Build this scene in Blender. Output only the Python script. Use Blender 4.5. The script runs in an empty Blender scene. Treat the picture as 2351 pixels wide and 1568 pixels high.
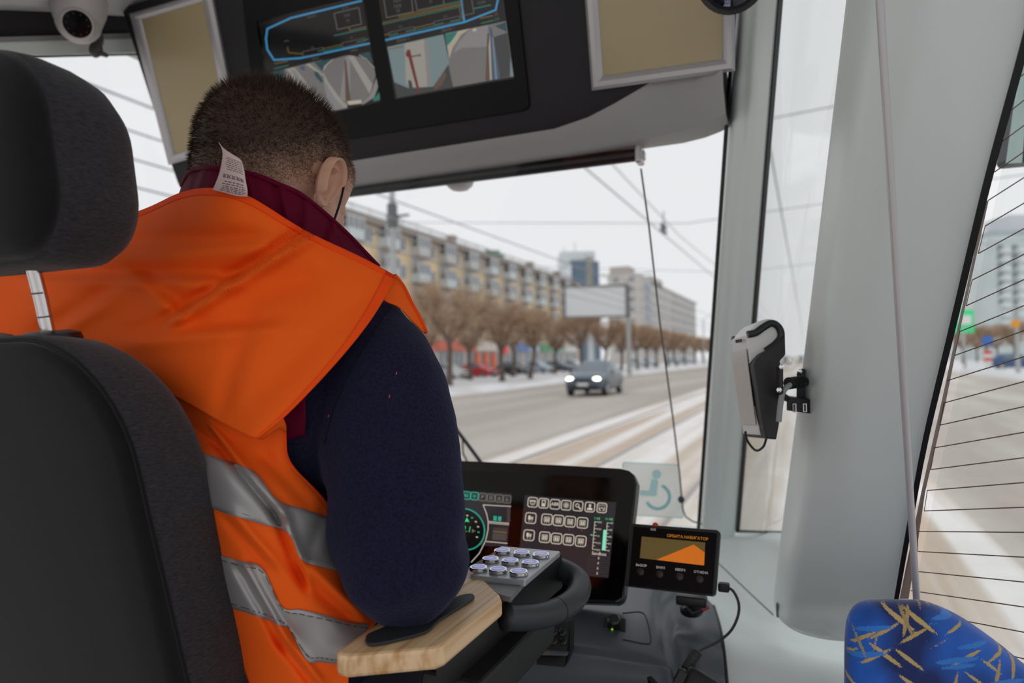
import bpy, bmesh, math, random
from mathutils import Vector, Matrix
from mathutils.bvhtree import BVHTree

SC = bpy.context.scene
COL = SC.collection
random.seed(7)

# ------------------------------------------------------------------ camera
F_PX, W_PX, H_PX = 1567.0, 2351.0, 1568.0
CAM = Vector((0.0, 0.0, 1.8))
YAW, PITCH, ROLL = math.radians(23.3), math.radians(1.57), math.radians(1.0)
a0 = Vector((-math.sin(YAW) * math.cos(PITCH), math.cos(YAW) * math.cos(PITCH), math.sin(PITCH)))
r0 = Vector((math.cos(YAW), math.sin(YAW), 0))
u0 = r0.cross(a0)
FWD = a0
RGT = r0 * math.cos(ROLL) - u0 * math.sin(ROLL)
UPV = u0 * math.cos(ROLL) + r0 * math.sin(ROLL)
cd = bpy.data.cameras.new('camera')
cam = bpy.data.objects.new('camera', cd)
COL.objects.link(cam)
M = Matrix((RGT, UPV, -FWD)).transposed().to_4x4()
M.translation = CAM
cam.matrix_world = M
cd.sensor_width = 36.0
cd.lens = F_PX / W_PX * 36.0
cd.clip_start = 0.02
cd.clip_end = 3000
cd.dof.use_dof = True
cd.dof.focus_distance = 0.86
cd.dof.aperture_fstop = 3.6
SC.camera = cam

# ------------------------------------------------------------------ overcast sky
wd = bpy.data.worlds.new('overcast_sky')
SC.world = wd
wd.use_nodes = True
nt = wd.node_tree
nt.nodes.clear()
wo = nt.nodes.new('ShaderNodeOutputWorld')
bg = nt.nodes.new('ShaderNodeBackground')
bg.inputs['Color'].default_value = (0.972, 0.978, 1.0, 1)
bg.inputs['Strength'].default_value = 0.905
nt.links.new(bg.outputs[0], wo.inputs[0])

SC.view_settings.view_transform = 'Standard'
SC.view_settings.look = 'None'
SC.view_settings.gamma = 1
SC.view_settings.use_curve_mapping = False
SC.view_settings.exposure = 0.0

# ------------------------------------------------------------------ pixel helpers (photo frame 2351 x 1568)
def ray(px, py):
    return FWD + RGT * ((px - W_PX / 2) / F_PX) - UPV * ((py - H_PX / 2) / F_PX)
def P(px, py, d):
    return CAM + ray(px, py) * d
def PP(px, py, pt, n):
    r = ray(px, py)
    return CAM + r * ((pt - CAM).dot(n) / r.dot(n))
def PX(px, py, X): return PP(px, py, Vector((X, 0, 0)), Vector((1, 0, 0)))
def PY(px, py, Y): return PP(px, py, Vector((0, Y, 0)), Vector((0, 1, 0)))
def PZ(px, py, Z): return PP(px, py, Vector((0, 0, Z)), Vector((0, 0, 1)))
def V(*a): return Vector(a)

# ------------------------------------------------------------------ materials
MATS = {}
def lin(c):
    return tuple((x / 12.92 if x <= .04045 else ((x + .055) / 1.055) ** 2.4) for x in (v / 255.0 for v in c)) + (1.0,)

def mat(name, rgb, rough=.5, metal=0.0, spec=.5, noise=0.0, nscale=40, bump=0.0, bscale=200, emit=None, estr=1.0,
        sheen=0.0, coat=0.0, stretch=None, trans=0.0):
    if name in MATS: return MATS[name]
    m = bpy.data.materials.new(name); m.use_nodes = True
    t = m.node_tree; b = t.nodes['Principled BSDF']
    col = lin(rgb)
    b.inputs['Base Color'].default_value = col
    b.inputs['Roughness'].default_value = rough
    b.inputs['Metallic'].default_value = metal
    b.inputs['Specular IOR Level'].default_value = spec
    if sheen: b.inputs['Sheen Weight'].default_value = sheen; b.inputs['Sheen Roughness'].default_value = .4
    if coat: b.inputs['Coat Weight'].default_value = coat; b.inputs['Coat Roughness'].default_value = .05
    if emit: b.inputs['Emission Color'].default_value = lin(emit); b.inputs['Emission Strength'].default_value = estr
    if noise or bump:
        tc = t.nodes.new('ShaderNodeTexCoord'); mp = t.nodes.new('ShaderNodeMapping')
        t.links.new(tc.outputs['Object'], mp.inputs[0])
        if stretch: mp.inputs['Scale'].default_value = stretch
    if noise:
        n = t.nodes.new('ShaderNodeTexNoise'); n.inputs['Scale'].default_value = nscale; n.inputs['Detail'].default_value = 5
        t.links.new(mp.outputs[0], n.inputs[0])
        r = t.nodes.new('ShaderNodeMapRange')
        r.inputs[1].default_value = .3; r.inputs[2].default_value = .7
        r.inputs[3].default_value = 1 - noise; r.inputs[4].default_value = 1 + noise
        t.links.new(n.outputs[0], r.inputs[0])
        mx = t.nodes.new('ShaderNodeMix'); mx.data_type = 'RGBA'; mx.blend_type = 'MULTIPLY'
        mx.inputs[0].default_value = 1; mx.inputs[6].default_value = col
        t.links.new(r.outputs[0], mx.inputs[7]); t.links.new(mx.outputs[2], b.inputs['Base Color'])
    if bump:
        n = t.nodes.new('ShaderNodeTexNoise'); n.inputs['Scale'].default_value = bscale; n.inputs['Detail'].default_value = 3
        t.links.new(mp.outputs[0], n.inputs[0])
        bp = t.nodes.new('ShaderNodeBump'); bp.inputs['Strength'].default_value = bump; bp.inputs['Distance'].default_value = .002
        t.links.new(n.outputs[0], bp.inputs['Height']); t.links.new(bp.outputs[0], b.inputs['Normal'])
    MATS[name] = m
    return m

def emis(name, rgb, s=1.0):
    """a display pixel colour: black glass that gives off light"""
    if name in MATS: return MATS[name]
    m = bpy.data.materials.new(name); m.use_nodes = True
    b = m.node_tree.nodes['Principled BSDF']
    b.inputs['Base Color'].default_value = (.004, .004, .004, 1)
    b.inputs['Roughness'].default_value = .12
    b.inputs['Specular IOR Level'].default_value = .5
    b.inputs['Emission Color'].default_value = lin(rgb); b.inputs['Emission Strength'].default_value = s
    MATS[name] = m
    return m

def glass_mat(name, tint=(1, 1, 1), refl=1.0):
    m = bpy.data.materials.new(name); m.use_nodes = True
    t = m.node_tree; t.nodes.clear()
    o = t.nodes.new('ShaderNodeOutputMaterial'); tr = t.nodes.new('ShaderNodeBsdfTransparent'); g = t.nodes.new('ShaderNodeBsdfGlossy')
    tr.inputs[0].default_value = (*tint, 1); g.inputs['Roughness'].default_value = 0.02
    g.inputs['Color'].default_value = (refl, refl, refl, 1)
    lw = t.nodes.new('ShaderNodeLayerWeight'); lw.inputs[0].default_value = .5
    pw = t.nodes.new('ShaderNodeMath'); pw.operation = 'POWER'; pw.inputs[1].default_value = 5
    fr = t.nodes.new('ShaderNodeMath'); fr.operation = 'MULTIPLY_ADD'; fr.inputs[1].default_value = .6; fr.inputs[2].default_value = .025
    t.links.new(lw.outputs['Facing'], pw.inputs[0]); t.links.new(pw.outputs[0], fr.inputs[0])
    mx = t.nodes.new('ShaderNodeMixShader')
    t.links.new(fr.outputs[0], mx.inputs[0]); t.links.new(tr.outputs[0], mx.inputs[1]); t.links.new(g.outputs[0], mx.inputs[2])
    t.links.new(mx.outputs[0], o.inputs[0])
    MATS[name] = m
    return m

# ------------------------------------------------------------------ mesh builder (world coordinates)
class MB:
    def __init__(s):
        s.v = []; s.f = []; s.m = []
    def add(s, vs, fs, m=0):
        b = len(s.v); s.v += [Vector(x) for x in vs]
        for f in fs: s.f.append([b + i for i in f]); s.m.append(m)
    def poly(s, pts, m=0): s.add(pts, [list(range(len(pts)))], m)
    def box(s, c, size, R=None, m=0, bev=0.0):
        c = Vector(c); hx, hy, hz = [q / 2 for q in size]
        if bev <= 0:
            vs = [Vector((x, y, z)) for z in (-hz, hz) for y in (-hy, hy) for x in (-hx, hx)]
            fs = [(0, 2, 3, 1), (4, 5, 7, 6), (0, 1, 5, 4), (2, 6, 7, 3), (0, 4, 6, 2), (1, 3, 7, 5)]
        else:
            bm = bmesh.new(); bmesh.ops.create_cube(bm, size=1)
            for q in bm.verts: q.co = Vector((q.co.x * 2 * hx, q.co.y * 2 * hy, q.co.z * 2 * hz))
            bmesh.ops.bevel(bm, geom=bm.edges[:], offset=min(bev, .49 * min(size)), segments=3, affect='EDGES', profile=.5)
            bm.verts.index_update()
            vs = [q.co.copy() for q in bm.verts]; fs = [[q.index for q in f.verts] for f in bm.faces]; bm.free()
        if R is not None: vs = [R @ q for q in vs]
        s.add([c + q for q in vs], fs, m)
    def tube(s, pts, r, n=8, m=0, caps=True, closed=False, flat=1.0, up=None):
        pts = [Vector(p) for p in pts]; N = len(pts)
        rr = r if isinstance(r, (list, tuple)) else [r] * N
        rings = []; prev = None
        for i, p in enumerate(pts):
            if closed: d = pts[(i + 1) % N] - pts[i - 1]
            else: d = pts[min(i + 1, N - 1)] - pts[max(i - 1, 0)]
            if d.length < 1e-9: d = Vector((0, 0, 1))
            d.normalize()
            if prev is None:
                q = up if up is not None else (Vector((0, 0, 1)) if abs(d.z) < .9 else Vector((1, 0, 0)))
            else: q = prev
            x = q - d * q.dot(d); x.normalize(); prev = x; y = d.cross(x)
            rings.append([p + (x * math.cos(2 * math.pi * k / n) * flat + y * math.sin(2 * math.pi * k / n)) * rr[i] for k in range(n)])
        s.loft(rings, m=m, caps=caps and not closed, closed=closed)
    def loft(s, rings, m=0, caps=True, closed=False, ring_closed=True):
        n = len(rings[0]); b = len(s.v)
        for r in rings: s.v += [Vector(q) for q in r]
        N = len(rings)
        for i in range(N if closed else N - 1):
            j = (i + 1) % N
            for k in range(n if ring_closed else n - 1):
                l = (k + 1) % n
                s.f.append([b + i * n + k, b + i * n + l, b + j * n + l, b + j * n + k]); s.m.append(m)
        if caps and ring_closed:
            s.f.append([b + k for k in range(n)][::-1]); s.m.append(m)
            s.f.append([b + (N - 1) * n + k for k in range(n)]); s.m.append(m)
    def ell(s, c, r, R=None, nu=20, nv=12, m=0):
        c = Vector(c); b = len(s.v); R = R or Matrix.Identity(3)
        rings = []
        for i in range(1, nv):
            th = math.pi * i / nv
            rings.append([c + R @ Vector((r[0] * math.sin(th) * math.cos(2 * math.pi * k / nu), r[1] * math.sin(th) * math.sin(2 * math.pi * k / nu), r[2] * math.cos(th))) for k in range(nu)])
        s.v.append(c + R @ Vector((0, 0, r[2]))); s.v.append(c + R @ Vector((0, 0, -r[2])))
        for q in rings: s.v += q
        for k in range(nu):
            l = (k + 1) % nu
            s.f.append([b, b + 2 + k, b + 2 + l]); s.m.append(m)
            e = b + 2 + (nv - 2) * nu
            s.f.append([b + 1, e + l, e + k]); s.m.append(m)
            for i in range(nv - 2):
                q = b + 2 + i * nu
                s.f.append([q + k, q + nu + k, q + nu + l, q + l]); s.m.append(m)
    def prism(s, pts, off, m=0):
        """closed polygon extruded by vector off"""
        n = len(pts); pts = [Vector(p) for p in pts]
        s.add(pts + [p + off for p in pts], [list(range(n))[::-1], list(range(n, 2 * n))] + [(k, (k + 1) % n, n + (k + 1) % n, n + k) for k in range(n)], m)
    def lathe(s, prof, c, ax, n=24, m=0, caps=True):
        """prof: list of (radius, height along ax)"""
        ax = Vector(ax).normalized(); q = Vector((1, 0, 0)) if abs(ax.x) < .9 else Vector((0, 1, 0))
        x = (q - ax * q.dot(ax)).normalized(); y = ax.cross(x); c = Vector(c)
        s.loft([[c + ax * h + (x * math.cos(2 * math.pi * k / n) + y * math.sin(2 * math.pi * k / n)) * max(r, 1e-5) for k in range(n)] for r, h in prof], m=m, caps=caps)
    def grid(s, rows, m=0, wrap=False):
        n = len(rows[0]); b = len(s.v)
        for r in rows: s.v += [Vector(q) for q in r]
        for i in range(len(rows) - 1):
            for k in range(n - 1):
                s.f.append([b + i * n + k, b + i * n + k + 1, b + (i + 1) * n + k + 1, b + (i + 1) * n + k]); s.m.append(m)
    def mesh(s, name, off=Vector((0, 0, 0)), recalc=True):
        me = bpy.data.meshes.new(name)
        me.from_pydata([tuple(q - off) for q in s.v], [], s.f)
        for p, i in zip(me.polygons, s.m): p.material_index = i
        if recalc:
            bm = bmesh.new(); bm.from_mesh(me); bmesh.ops.recalc_face_normals(bm, faces=bm.faces[:]); bm.to_mesh(me); bm.free()
        return me

def wloc(o):
    l = Vector((0, 0, 0))
    while o is not None:
        l += o.location; o = o.parent
    return l

def finish(o, mats, smooth, bevel, solid, sub):
    for m in (mats if isinstance(mats, (list, tuple)) else [mats]): o.data.materials.append(m)
    if smooth:
        for p in o.data.polygons: p.use_smooth = True
        if smooth != 'all':
            try:
                o.data.set_sharp_from_angle(angle=math.radians(38 if smooth is True else smooth))
            except Exception: pass
    if sub:
        md = o.modifiers.new('sub', 'SUBSURF'); md.levels = sub; md.render_levels = sub
    if solid:
        md = o.modifiers.new('solid', 'SOLIDIFY'); md.thickness = solid; md.offset = -1
    if bevel:
        md = o.modifiers.new('bevel', 'BEVEL'); md.width = bevel; md.segments = 2; md.limit_method = 'ANGLE'; md.angle_limit = math.radians(40)

def obj(name, mb, mats, parent=None, smooth=False, bevel=0, solid=0, sub=0, recalc=True):
    if parent is not None: off = wloc(parent)
    else:
        lo = Vector([min(q[i] for q in mb.v) for i in range(3)]); hi = Vector([max(q[i] for q in mb.v) for i in range(3)])
        off = Vector(((lo.x + hi.x) / 2, (lo.y + hi.y) / 2, lo.z))
    me = mb.mesh(name, off, recalc)
    o = bpy.data.objects.new(name, me)
    COL.objects.link(o)
    if parent is not None: o.parent = parent
    else: o.location = off
    finish(o, mats, smooth, bevel, solid, sub)
    return o

def tag(o, label, cat, group=None):
    o['label'] = label; o['category'] = cat
    if group: o['group'] = group
    return o
def thing(name, label, cat, loc, group=None):
    o = bpy.data.objects.new(name, None); COL.objects.link(o); o.location = loc; o.empty_display_size = .1
    return tag(o, label, cat, group)
def struct(o):
    o['kind'] = 'structure'; return o
def setting(name, loc=(0, 0, 0)):
    o = bpy.data.objects.new(name, None); COL.objects.link(o); o.location = loc; o['kind'] = 'structure'; return o
def copy_tree(o, parent=None):
    c = o.copy(); COL.objects.link(c); c.parent = parent
    for ch in list(o.children): copy_tree(ch, c)
    return c

# smooth interpolation through control points ----------------------------------------------------
def crom(pts, n):
    """Catmull-Rom through pts (tuples/Vectors), n samples"""
    pts = [tuple(p) for p in pts]; N = len(pts); out = []
    for i in range(n):
        t = i / (n - 1) * (N - 1); k = min(int(t), N - 2); u = t - k
        p1, p2 = pts[k], pts[k + 1]
        p0 = pts[k - 1] if k > 0 else tuple(2 * a - b for a, b in zip(p1, p2))
        p3 = pts[k + 2] if k + 2 < N else tuple(2 * b - a for a, b in zip(p1, p2))
        out.append(tuple(.5 * (2 * b + (c - a) * u + (2 * a - 5 * b + 4 * c - d) * u * u + (3 * b - a - 3 * c + d) * u ** 3) for a, b, c, d in zip(p0, p1, p2, p3)))
    return out
def patch(rows, nu, nv):
    """rows of control tuples -> dense grid (nv rows x nu columns) of tuples"""
    a = [crom(r, nu) for r in rows]
    cols = [crom([a[i][k] for i in range(len(a))], nv) for k in range(nu)]
    return [[cols[k][j] for k in range(nu)] for j in range(nv)]
def pxpatch(rows, nu, nv): return [[P(*q) for q in r] for r in patch(rows, nu, nv)]
def rrect(x0, y0, x1, y1, r, n=4):
    pts = []
    for cx, cy, a in ((x1 - r, y1 - r, 0), (x0 + r, y1 - r, 90), (x0 + r, y0 + r, 180), (x1 - r, y0 + r, 270)):
        for k in range(n + 1):
            t = math.radians(a + 90 * k / n); pts.append((cx + r * math.cos(t), cy + r * math.sin(t)))
    return pts

class Plane:
    """a real flat surface; pixel outlines measured on the photo are projected on to it"""
    def __init__(s, pt, n, ex=None):
        s.p = Vector(pt); s.n = Vector(n).normalized()
        s.ex = Vector(ex).normalized() if ex is not None else Vector((1, 0, 0))
        s.ex = (s.ex - s.n * s.ex.dot(s.n)).normalized(); s.ey = s.n.cross(s.ex)
    def at(s, px, py, off=0.0): return PP(px, py, s.p + s.n * off, s.n)
    def poly(s, mb, pts, off, m=0): mb.poly([s.at(x, y, off) for x, y in pts], m)
    def line(s, mb, pts, w, off, m=0):
        for (x0, y0), (x1, y1) in zip(pts[:-1], pts[1:]):
            dx, dy = x1 - x0, y1 - y0; L = math.hypot(dx, dy) or 1; ux, uy = dx / L, dy / L; h = w / 2
            x0_, y0_, x1_, y1_ = x0 - ux * h * .7, y0 - uy * h * .7, x1 + ux * h * .7, y1 + uy * h * .7
            s.poly(mb, [(x0_ - uy * h, y0_ + ux * h), (x1_ - uy * h, y1_ + ux * h), (x1_ + uy * h, y1_ - ux * h), (x0_ + uy * h, y0_ - ux * h)], off, m)
    def slab(s, mb, pts, off0, off1, m=0):
        mb.prism([s.at(x, y, off0) for x, y in pts], s.n * (off1 - off0), m)

def bil(q, u, v):
    """bilinear inside pixel quad q = TL, TR, BR, BL"""
    (ax, ay), (bx, by), (cx, cy), (dx, dy) = q
    return ((ax * (1 - u) + bx * u) * (1 - v) + (dx * (1 - u) + cx * u) * v, (ay * (1 - u) + by * u) * (1 - v) + (dy * (1 - u) + cy * u) * v)

def text_mesh(mb, txt, pos, ex, ey, size, m=0, align='CENTER', shear=0):
    cu = bpy.data.curves.new('t', 'FONT'); cu.body = txt; cu.size = 1; cu.align_x = align; cu.align_y = 'CENTER'; cu.resolution_u = 2; cu.shear = shear
    ob = bpy.data.objects.new('t', cu)
    me = bpy.data.meshes.new_from_object(ob)
    mb.add([pos + ex * (q.co.x * size) + ey * (q.co.y * size) for q in me.vertices], [list(p.vertices) for p in me.polygons], m)
    bpy.data.meshes.remove(me); bpy.data.objects.remove(ob); bpy.data.curves.remove(cu)

# =================================================================== THE STREET OUTSIDE
def ground_mat(name, c1, c2, sx, sy, lo=.42, hi=.58, fine=.06):
    m = bpy.data.materials.new(name); m.use_nodes = True
    t = m.node_tree; b = t.nodes['Principled BSDF']; b.inputs['Roughness'].default_value = .75; b.inputs['Specular IOR Level'].default_value = .25
    tc = t.nodes.new('ShaderNodeTexCoord'); mp = t.nodes.new('ShaderNodeMapping'); mp.inputs['Scale'].default_value = (sx, sy, 1)
    n = t.nodes.new('ShaderNodeTexNoise'); n.inputs['Scale'].default_value = 1; n.inputs['Detail'].default_value = 6
    r = t.nodes.new('ShaderNodeMapRange'); r.inputs[1].default_value = lo; r.inputs[2].default_value = hi
    mx = t.nodes.new('ShaderNodeMix'); mx.data_type = 'RGBA'; mx.inputs[6].default_value = lin(c1); mx.inputs[7].default_value = lin(c2)
    n2 = t.nodes.new('ShaderNodeTexNoise'); n2.inputs['Scale'].default_value = 3; n2.inputs['Detail'].default_value = 8
    r2 = t.nodes.new('ShaderNodeMapRange'); r2.inputs[3].default_value = 1 - fine * 2; r2.inputs[4].default_value = 1 + fine * 2
    m2 = t.nodes.new('ShaderNodeMix'); m2.data_type = 'RGBA'; m2.blend_type = 'MULTIPLY'; m2.inputs[0].default_value = 1
    t.links.new(tc.outputs['Object'], mp.inputs[0]); t.links.new(mp.outputs[0], n.inputs[0]); t.links.new(n.outputs[0], r.inputs[0])
    t.links.new(r.outputs[0], mx.inputs[0]); t.links.new(tc.outputs['Object'], n2.inputs[0]); t.links.new(n2.outputs[0], r2.inputs[0])
    t.links.new(mx.outputs[2], m2.inputs[6]); t.links.new(r2.outputs[0], m2.inputs[7]); t.links.new(m2.outputs[2], b.inputs['Base Color'])
    MATS[name] = m
    return m
ASPH = ground_mat('wet_asphalt', (180, 171, 162), (198, 189, 180), .5, .03)
SLUSH = ground_mat('slushy_track_bed', (206, 188, 170), (246, 242, 238), 1.3, .03, .44, .56)
SLUSHR = ground_mat('dirty_snow_lane', (190, 180, 171), (216, 208, 201), .6, .06, .4, .62)
SNOW = ground_mat('street_snow', (238, 238, 240), (214, 212, 212), .3, .2, .45, .7)

def slab(name, x0, x1, y0, y1, z0, z1, m):
    b = MB(); b.box(((x0 + x1) / 2, (y0 + y1) / 2, (z0 + z1) / 2), (x1 - x0, y1 - y0, z1 - z0))
    return struct(obj(name, b, m))
slab('road', -17, -5.4, -15, 700, -.2, 0, ASPH)
slab('track_bed', -5.4, 1.6, -15, 700, -.2, .0, SLUSH)
slab('road_lane', 1.6, 12.6, -15, 700, -.2, 0, SLUSHR)
slab('pavement', -110, -18.6, -15, 700, -.2, .12, SNOW)
slab('pavement_opposite', 12.6, 160, -15, 700, -.2, .12, SNOW)
b = MB()                                                     # bank of cleared snow along the kerb
rows = []
for j in range(120):
    y = -10 + j * 3.0
    h = .26 + .08 * math.sin(j * 1.3) + .05 * math.sin(j * 2.9)
    rows.append([V(-17.0 + .15 * math.sin(j * .9), y, 0), V(-17.25, y, h * .8), V(-17.7, y, h), V(-18.3, y, h * .85), V(-18.8, y, .1)])
b.grid(rows)
struct(obj('snow_bank', b, SNOW, smooth='all'))
b = MB()
rows = [[V(12.5, -10 + j * 3.0, 0), V(12.8, -10 + j * 3, .25 + .06 * math.sin(j)), V(13.6, -10 + j * 3, .3), V(14.4, -10 + j * 3, .1)] for j in range(120)]
b.grid(rows)
struct(obj('snow_bank_opposite', b, SNOW, smooth='all'))
RAIL = mat('rail_steel', (172, 168, 164), .4, .5)
for i, x in enumerate((-4.76, -3.24, -1.46, .06)):
    b = MB(); b.box((x, 300, .015), (.05, 620, .03))
    o = obj('tram_rail', b, RAIL)
    tag(o, ['steel tram rail beside the grey carriageway', 'steel tram rail of the oncoming track beside the middle strip',
            'steel tram rail under the left wheels of the tram', 'steel tram rail under the right wheels of the tram'][i], 'rail', 'tram rails in the slush')

# ---- five-storey block along the far pavement
WALLY = mat('ochre_plaster', (224, 200, 158), .9, noise=.12, nscale=.6)
WALLG = mat('grey_plaster', (206, 202, 195), .9, noise=.1, nscale=.8)
ROOF = mat('hazed_cornice', (150, 142, 136), .8)  # lightened: the haze over the far roofs is put into this colour
WFRAME = mat('white_window_frame', (225, 226, 226), .6)
WGLASS = mat('far_window_glass', (130, 136, 140), .2, spec=.6)
BALC = mat('balcony_panel', (206, 214, 214), .7)
BALC2 = mat('balcony_panel_grey', (196, 196, 192), .7)
def window_mesh(w, h):
    b = MB()                                                  # local: facing +X, centred
    for (y, z, sy, sz) in ((-w / 2, 0, .12, h), (w / 2, 0, .12, h), (0, -h / 2, w, .12), (0, h / 2, w, .12), (.1 * w, 0, .09, h)):
        b.box((.04, y, z), (.1, sy, sz), m=0)
    b.box((0, 0, 0), (.05, w, h), m=1)
    me = b.mesh('window'); me.materials.append(WFRAME); me.materials.append(WGLASS)
    return me
def inst(name, me, parent, wpos, rz=0):
    o = bpy.data.objects.new(name, me); COL.objects.link(o); o.parent = parent; o.location = Vector(wpos) - wloc(parent); o.rotation_euler = (0, 0, rz)
    return o
blk = thing('apartment_building', 'five-storey ochre apartment block with grey balconies above a row of shops', 'building', (-46, 80, 0))
BX = -40.0
b = MB(); b.box((BX - 6, 87, 7.9), (12, 76, 15.8)); obj('wall', b, WALLY, blk)
b = MB(); b.box((BX - 5.8, 87, 15.95), (13.2, 77, .5)); b.box((BX - 6, 87, 16.6), (10, 75, .9)); obj('roof', b, ROOF, blk)
for k in range(10, 58):
    if k % 2 == 0:
        b = MB(); b.tube([V(BX + .2, 36 + k * 1.5, 16.2), V(BX + .2, 36 + k * 1.5, 17.3)], .04, 4)
        b.tube([V(BX + .2, 36 + k * 1.5, 17.25), V(BX + .2, 39 + k * 1.5, 17.25)], .03, 4); b.tube([V(BX + .2, 36 + k * 1.5, 16.75), V(BX + .2, 39 + k * 1.5, 16.75)], .03, 4)
        obj('roof_railing', b, mat('roof_rail_grey', (165, 168, 170), .6), blk)
for k in range(6):
    b = MB(); y = 52 + 14 * k; b.box((BX - 3, y, 17.5), (1.0, 1.0, 1.7)); b.box((BX - 3, y, 18.4), (1.2, 1.2, .15))
    obj('chimney', b, mat('vent_brick', (170, 150, 132), .9), blk)
b = MB(); b.box((BX - 1.5, 90.5, 17.2), (.2, 6, .9)); b.tube([V(BX - 1.5, 88, 16.2), V(BX - 1.5, 88, 17)], .06, 4); b.tube([V(BX - 1.5, 93, 16.2), V(BX - 1.5, 93, 17)], .06, 4)
obj('roof_sign', b, mat('roof_sign_green', (60, 140, 110), .6), blk)
gp = MB(); gp.box((.03, 0, 0), (.1, 3.0, 11.8)); gpm = gp.mesh('facade_panel'); gpm.materials.append(WALLG)
wm = window_mesh(1.5, 1.6)
def balcony_mesh(mm):
    b = MB()
    b.box((.5, 0, -1.05), (1.0, 2.7, .15), m=1); b.box((.97, 0, -.5), (.06, 2.7, 1.0), m=0); b.box((.5, 1.32, -.5), (1.0, .06, 1.0), m=0); b.box((.5, -1.32, -.5), (1.0, .06, 1.0), m=0)
    for y in (-1.3, -.43, .43, 1.3): b.box((.97, y, .55), (.07, .09, 1.2), m=2)
    b.box((.97, 0, 1.15), (.1, 2.7, .1), m=2); b.box((.95, 0, .55), (.03, 2.6, 1.1), m=3)
    me = b.mesh('balcony')
    for q in (mm, ROOF, WFRAME, WGLASS): me.materials.append(q)
    return me
bm1, bm2 = balcony_mesh(BALC), balcony_mesh(BALC2)
for c in range(24):
    y = 50.5 + c * 3.15
    isb = c % 4 in (1, 3)
    if isb: inst('facade_panel', gpm, blk, (BX, y, 9.8))
    for f in range(4):
        z = 5.6 + 3.0 * f
        if isb and f > 0 or (isb and c % 8 == 3): inst('balcony', bm1 if (c * 7 + f * 3) % 5 < 2 else bm2, blk, (BX, y, z))
        else: inst('window', wm, blk, (BX, y, z))
sh = MB(); sh.box((BX + .25, 87, 1.9), (.5, 76, 3.8)); obj('shop_plinth', sh, mat('shop_front_pale', (182, 172, 162), .6), blk)
signs = [(1000, 1065, (226, 112, 92)), (1068, 1090, (232, 96, 70)), (1090, 1140, (224, 216, 206)), (1145, 1163, (150, 170, 205)), (1185, 1212, (96, 140, 200)), (1212, 1236, (190, 205, 226)),
         (1240, 1262, (84, 170, 120)), (1264, 1292, (150, 200, 176)), (960, 998, (226, 112, 92)), (1294, 1320, (225, 228, 228))]
for i, (x0, x1, c) in enumerate(signs):
    p0 = PX(x0, 812, BX + .5); p1 = PX(x1, 812, BX + .5)
    b = MB(); b.box((BX + .6, (p0.y + p1.y) / 2, 3.75), (.35, abs(p1.y - p0.y) * .95, 1.25))
    obj('shop_sign', b, mat('shop_sign_%d' % i, c, .5), blk)
for k in range(19):
    y = 52 + k * 3.8
    b = MB(); b.box((BX + .52, y, 1.6), (.08, 2.6, 2.5), m=1)
    for q in (-1.3, 0, 1.3): b.box((BX + .55, y + q, 1.6), (.12, .12, 2.6), m=0)
    obj('shop_window', b, [WFRAME, WGLASS], blk)
for x in (1096, 1115, 1133):
    q = PX(x, 835, BX + .65); b = MB(); b.box((BX + .7, q.y, 1.5), (.1, 1.3, 2.7)); obj('shop_banner', b, mat('banner_orange', (228, 110, 70), .6), blk)
b = MB(); q = PX(1159, 803, BX + .9); b.lathe([(.62, 0), (.62, .2)], q, (1, 0, 0), 16); obj('round_shop_sign', b, mat('sign_red', (228, 60, 60), .5, emit=(228, 60, 60), estr=.3), blk)

# ---- nine-storey slab further along
b9 = thing('slab_block', 'nine-storey grey panel block with a stepped roof beyond the billboard', 'building', (-48, 230, 0))
W9 = mat('panel_concrete', (200, 194, 188), .9, noise=.08, nscale=.3)
b = MB(); b.box((-45.4, 190, 12.4), (8.8, 14, 24.8)); b.box((-45.6, 240, 12), (7.2, 104, 24)); b.box((-45.4, 190, 12.6), (9.1, 14.4, .5)); obj('wall', b, W9, b9)
b = MB(); b.box((-46.6, 187, 25.9), (5.4, 7, 2.2)); b.box((-44, 212, 25.2), (4.4, 16, 2.2)); b.box((-45.6, 245, 24.3), (7.6, 100, .7)); obj('roof', b, mat('panel_roof', (186, 178, 172), .9), b9)
wm9 = window_mesh(1.7, 1.6)
for f in range(8):
    for c in range(5):
        if c in (1, 3) : inst('window', wm9, b9, (-49.5 + c * 2.1, 182.95, 4 + 2.75 * f), -math.pi / 2)
    for c in range(14):
        inst('window', wm9, b9, (-41.0 if c < 4 else -41.98, 186 + c * 3.5, 3.5 + 2.9 * f))
b = MB()
for f in range(8):
    for c in range(26): b.box((-41.95, 236 + c * 2.2, 3.5 + 2.9 * f), (.12, 1.2, 1.5))
o = obj('far_window_rows', b, WGLASS, b9); o['kind'] = 'stuff'
for f in range(7):
    b = MB(); b.box((-41.3, 193, 4.6 + 2.9 * f), (1.6, 5, 1.2)); obj('balcony', b, mat('balcony_blue_grey', (168, 178, 196), .7), b9)
b = MB(); b.box((-40.6, 205, 7.5), (.4, 10, 1.6)); obj('shop_sign', b, mat('far_sign_blue', (150, 190, 226), .5), b9)

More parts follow.
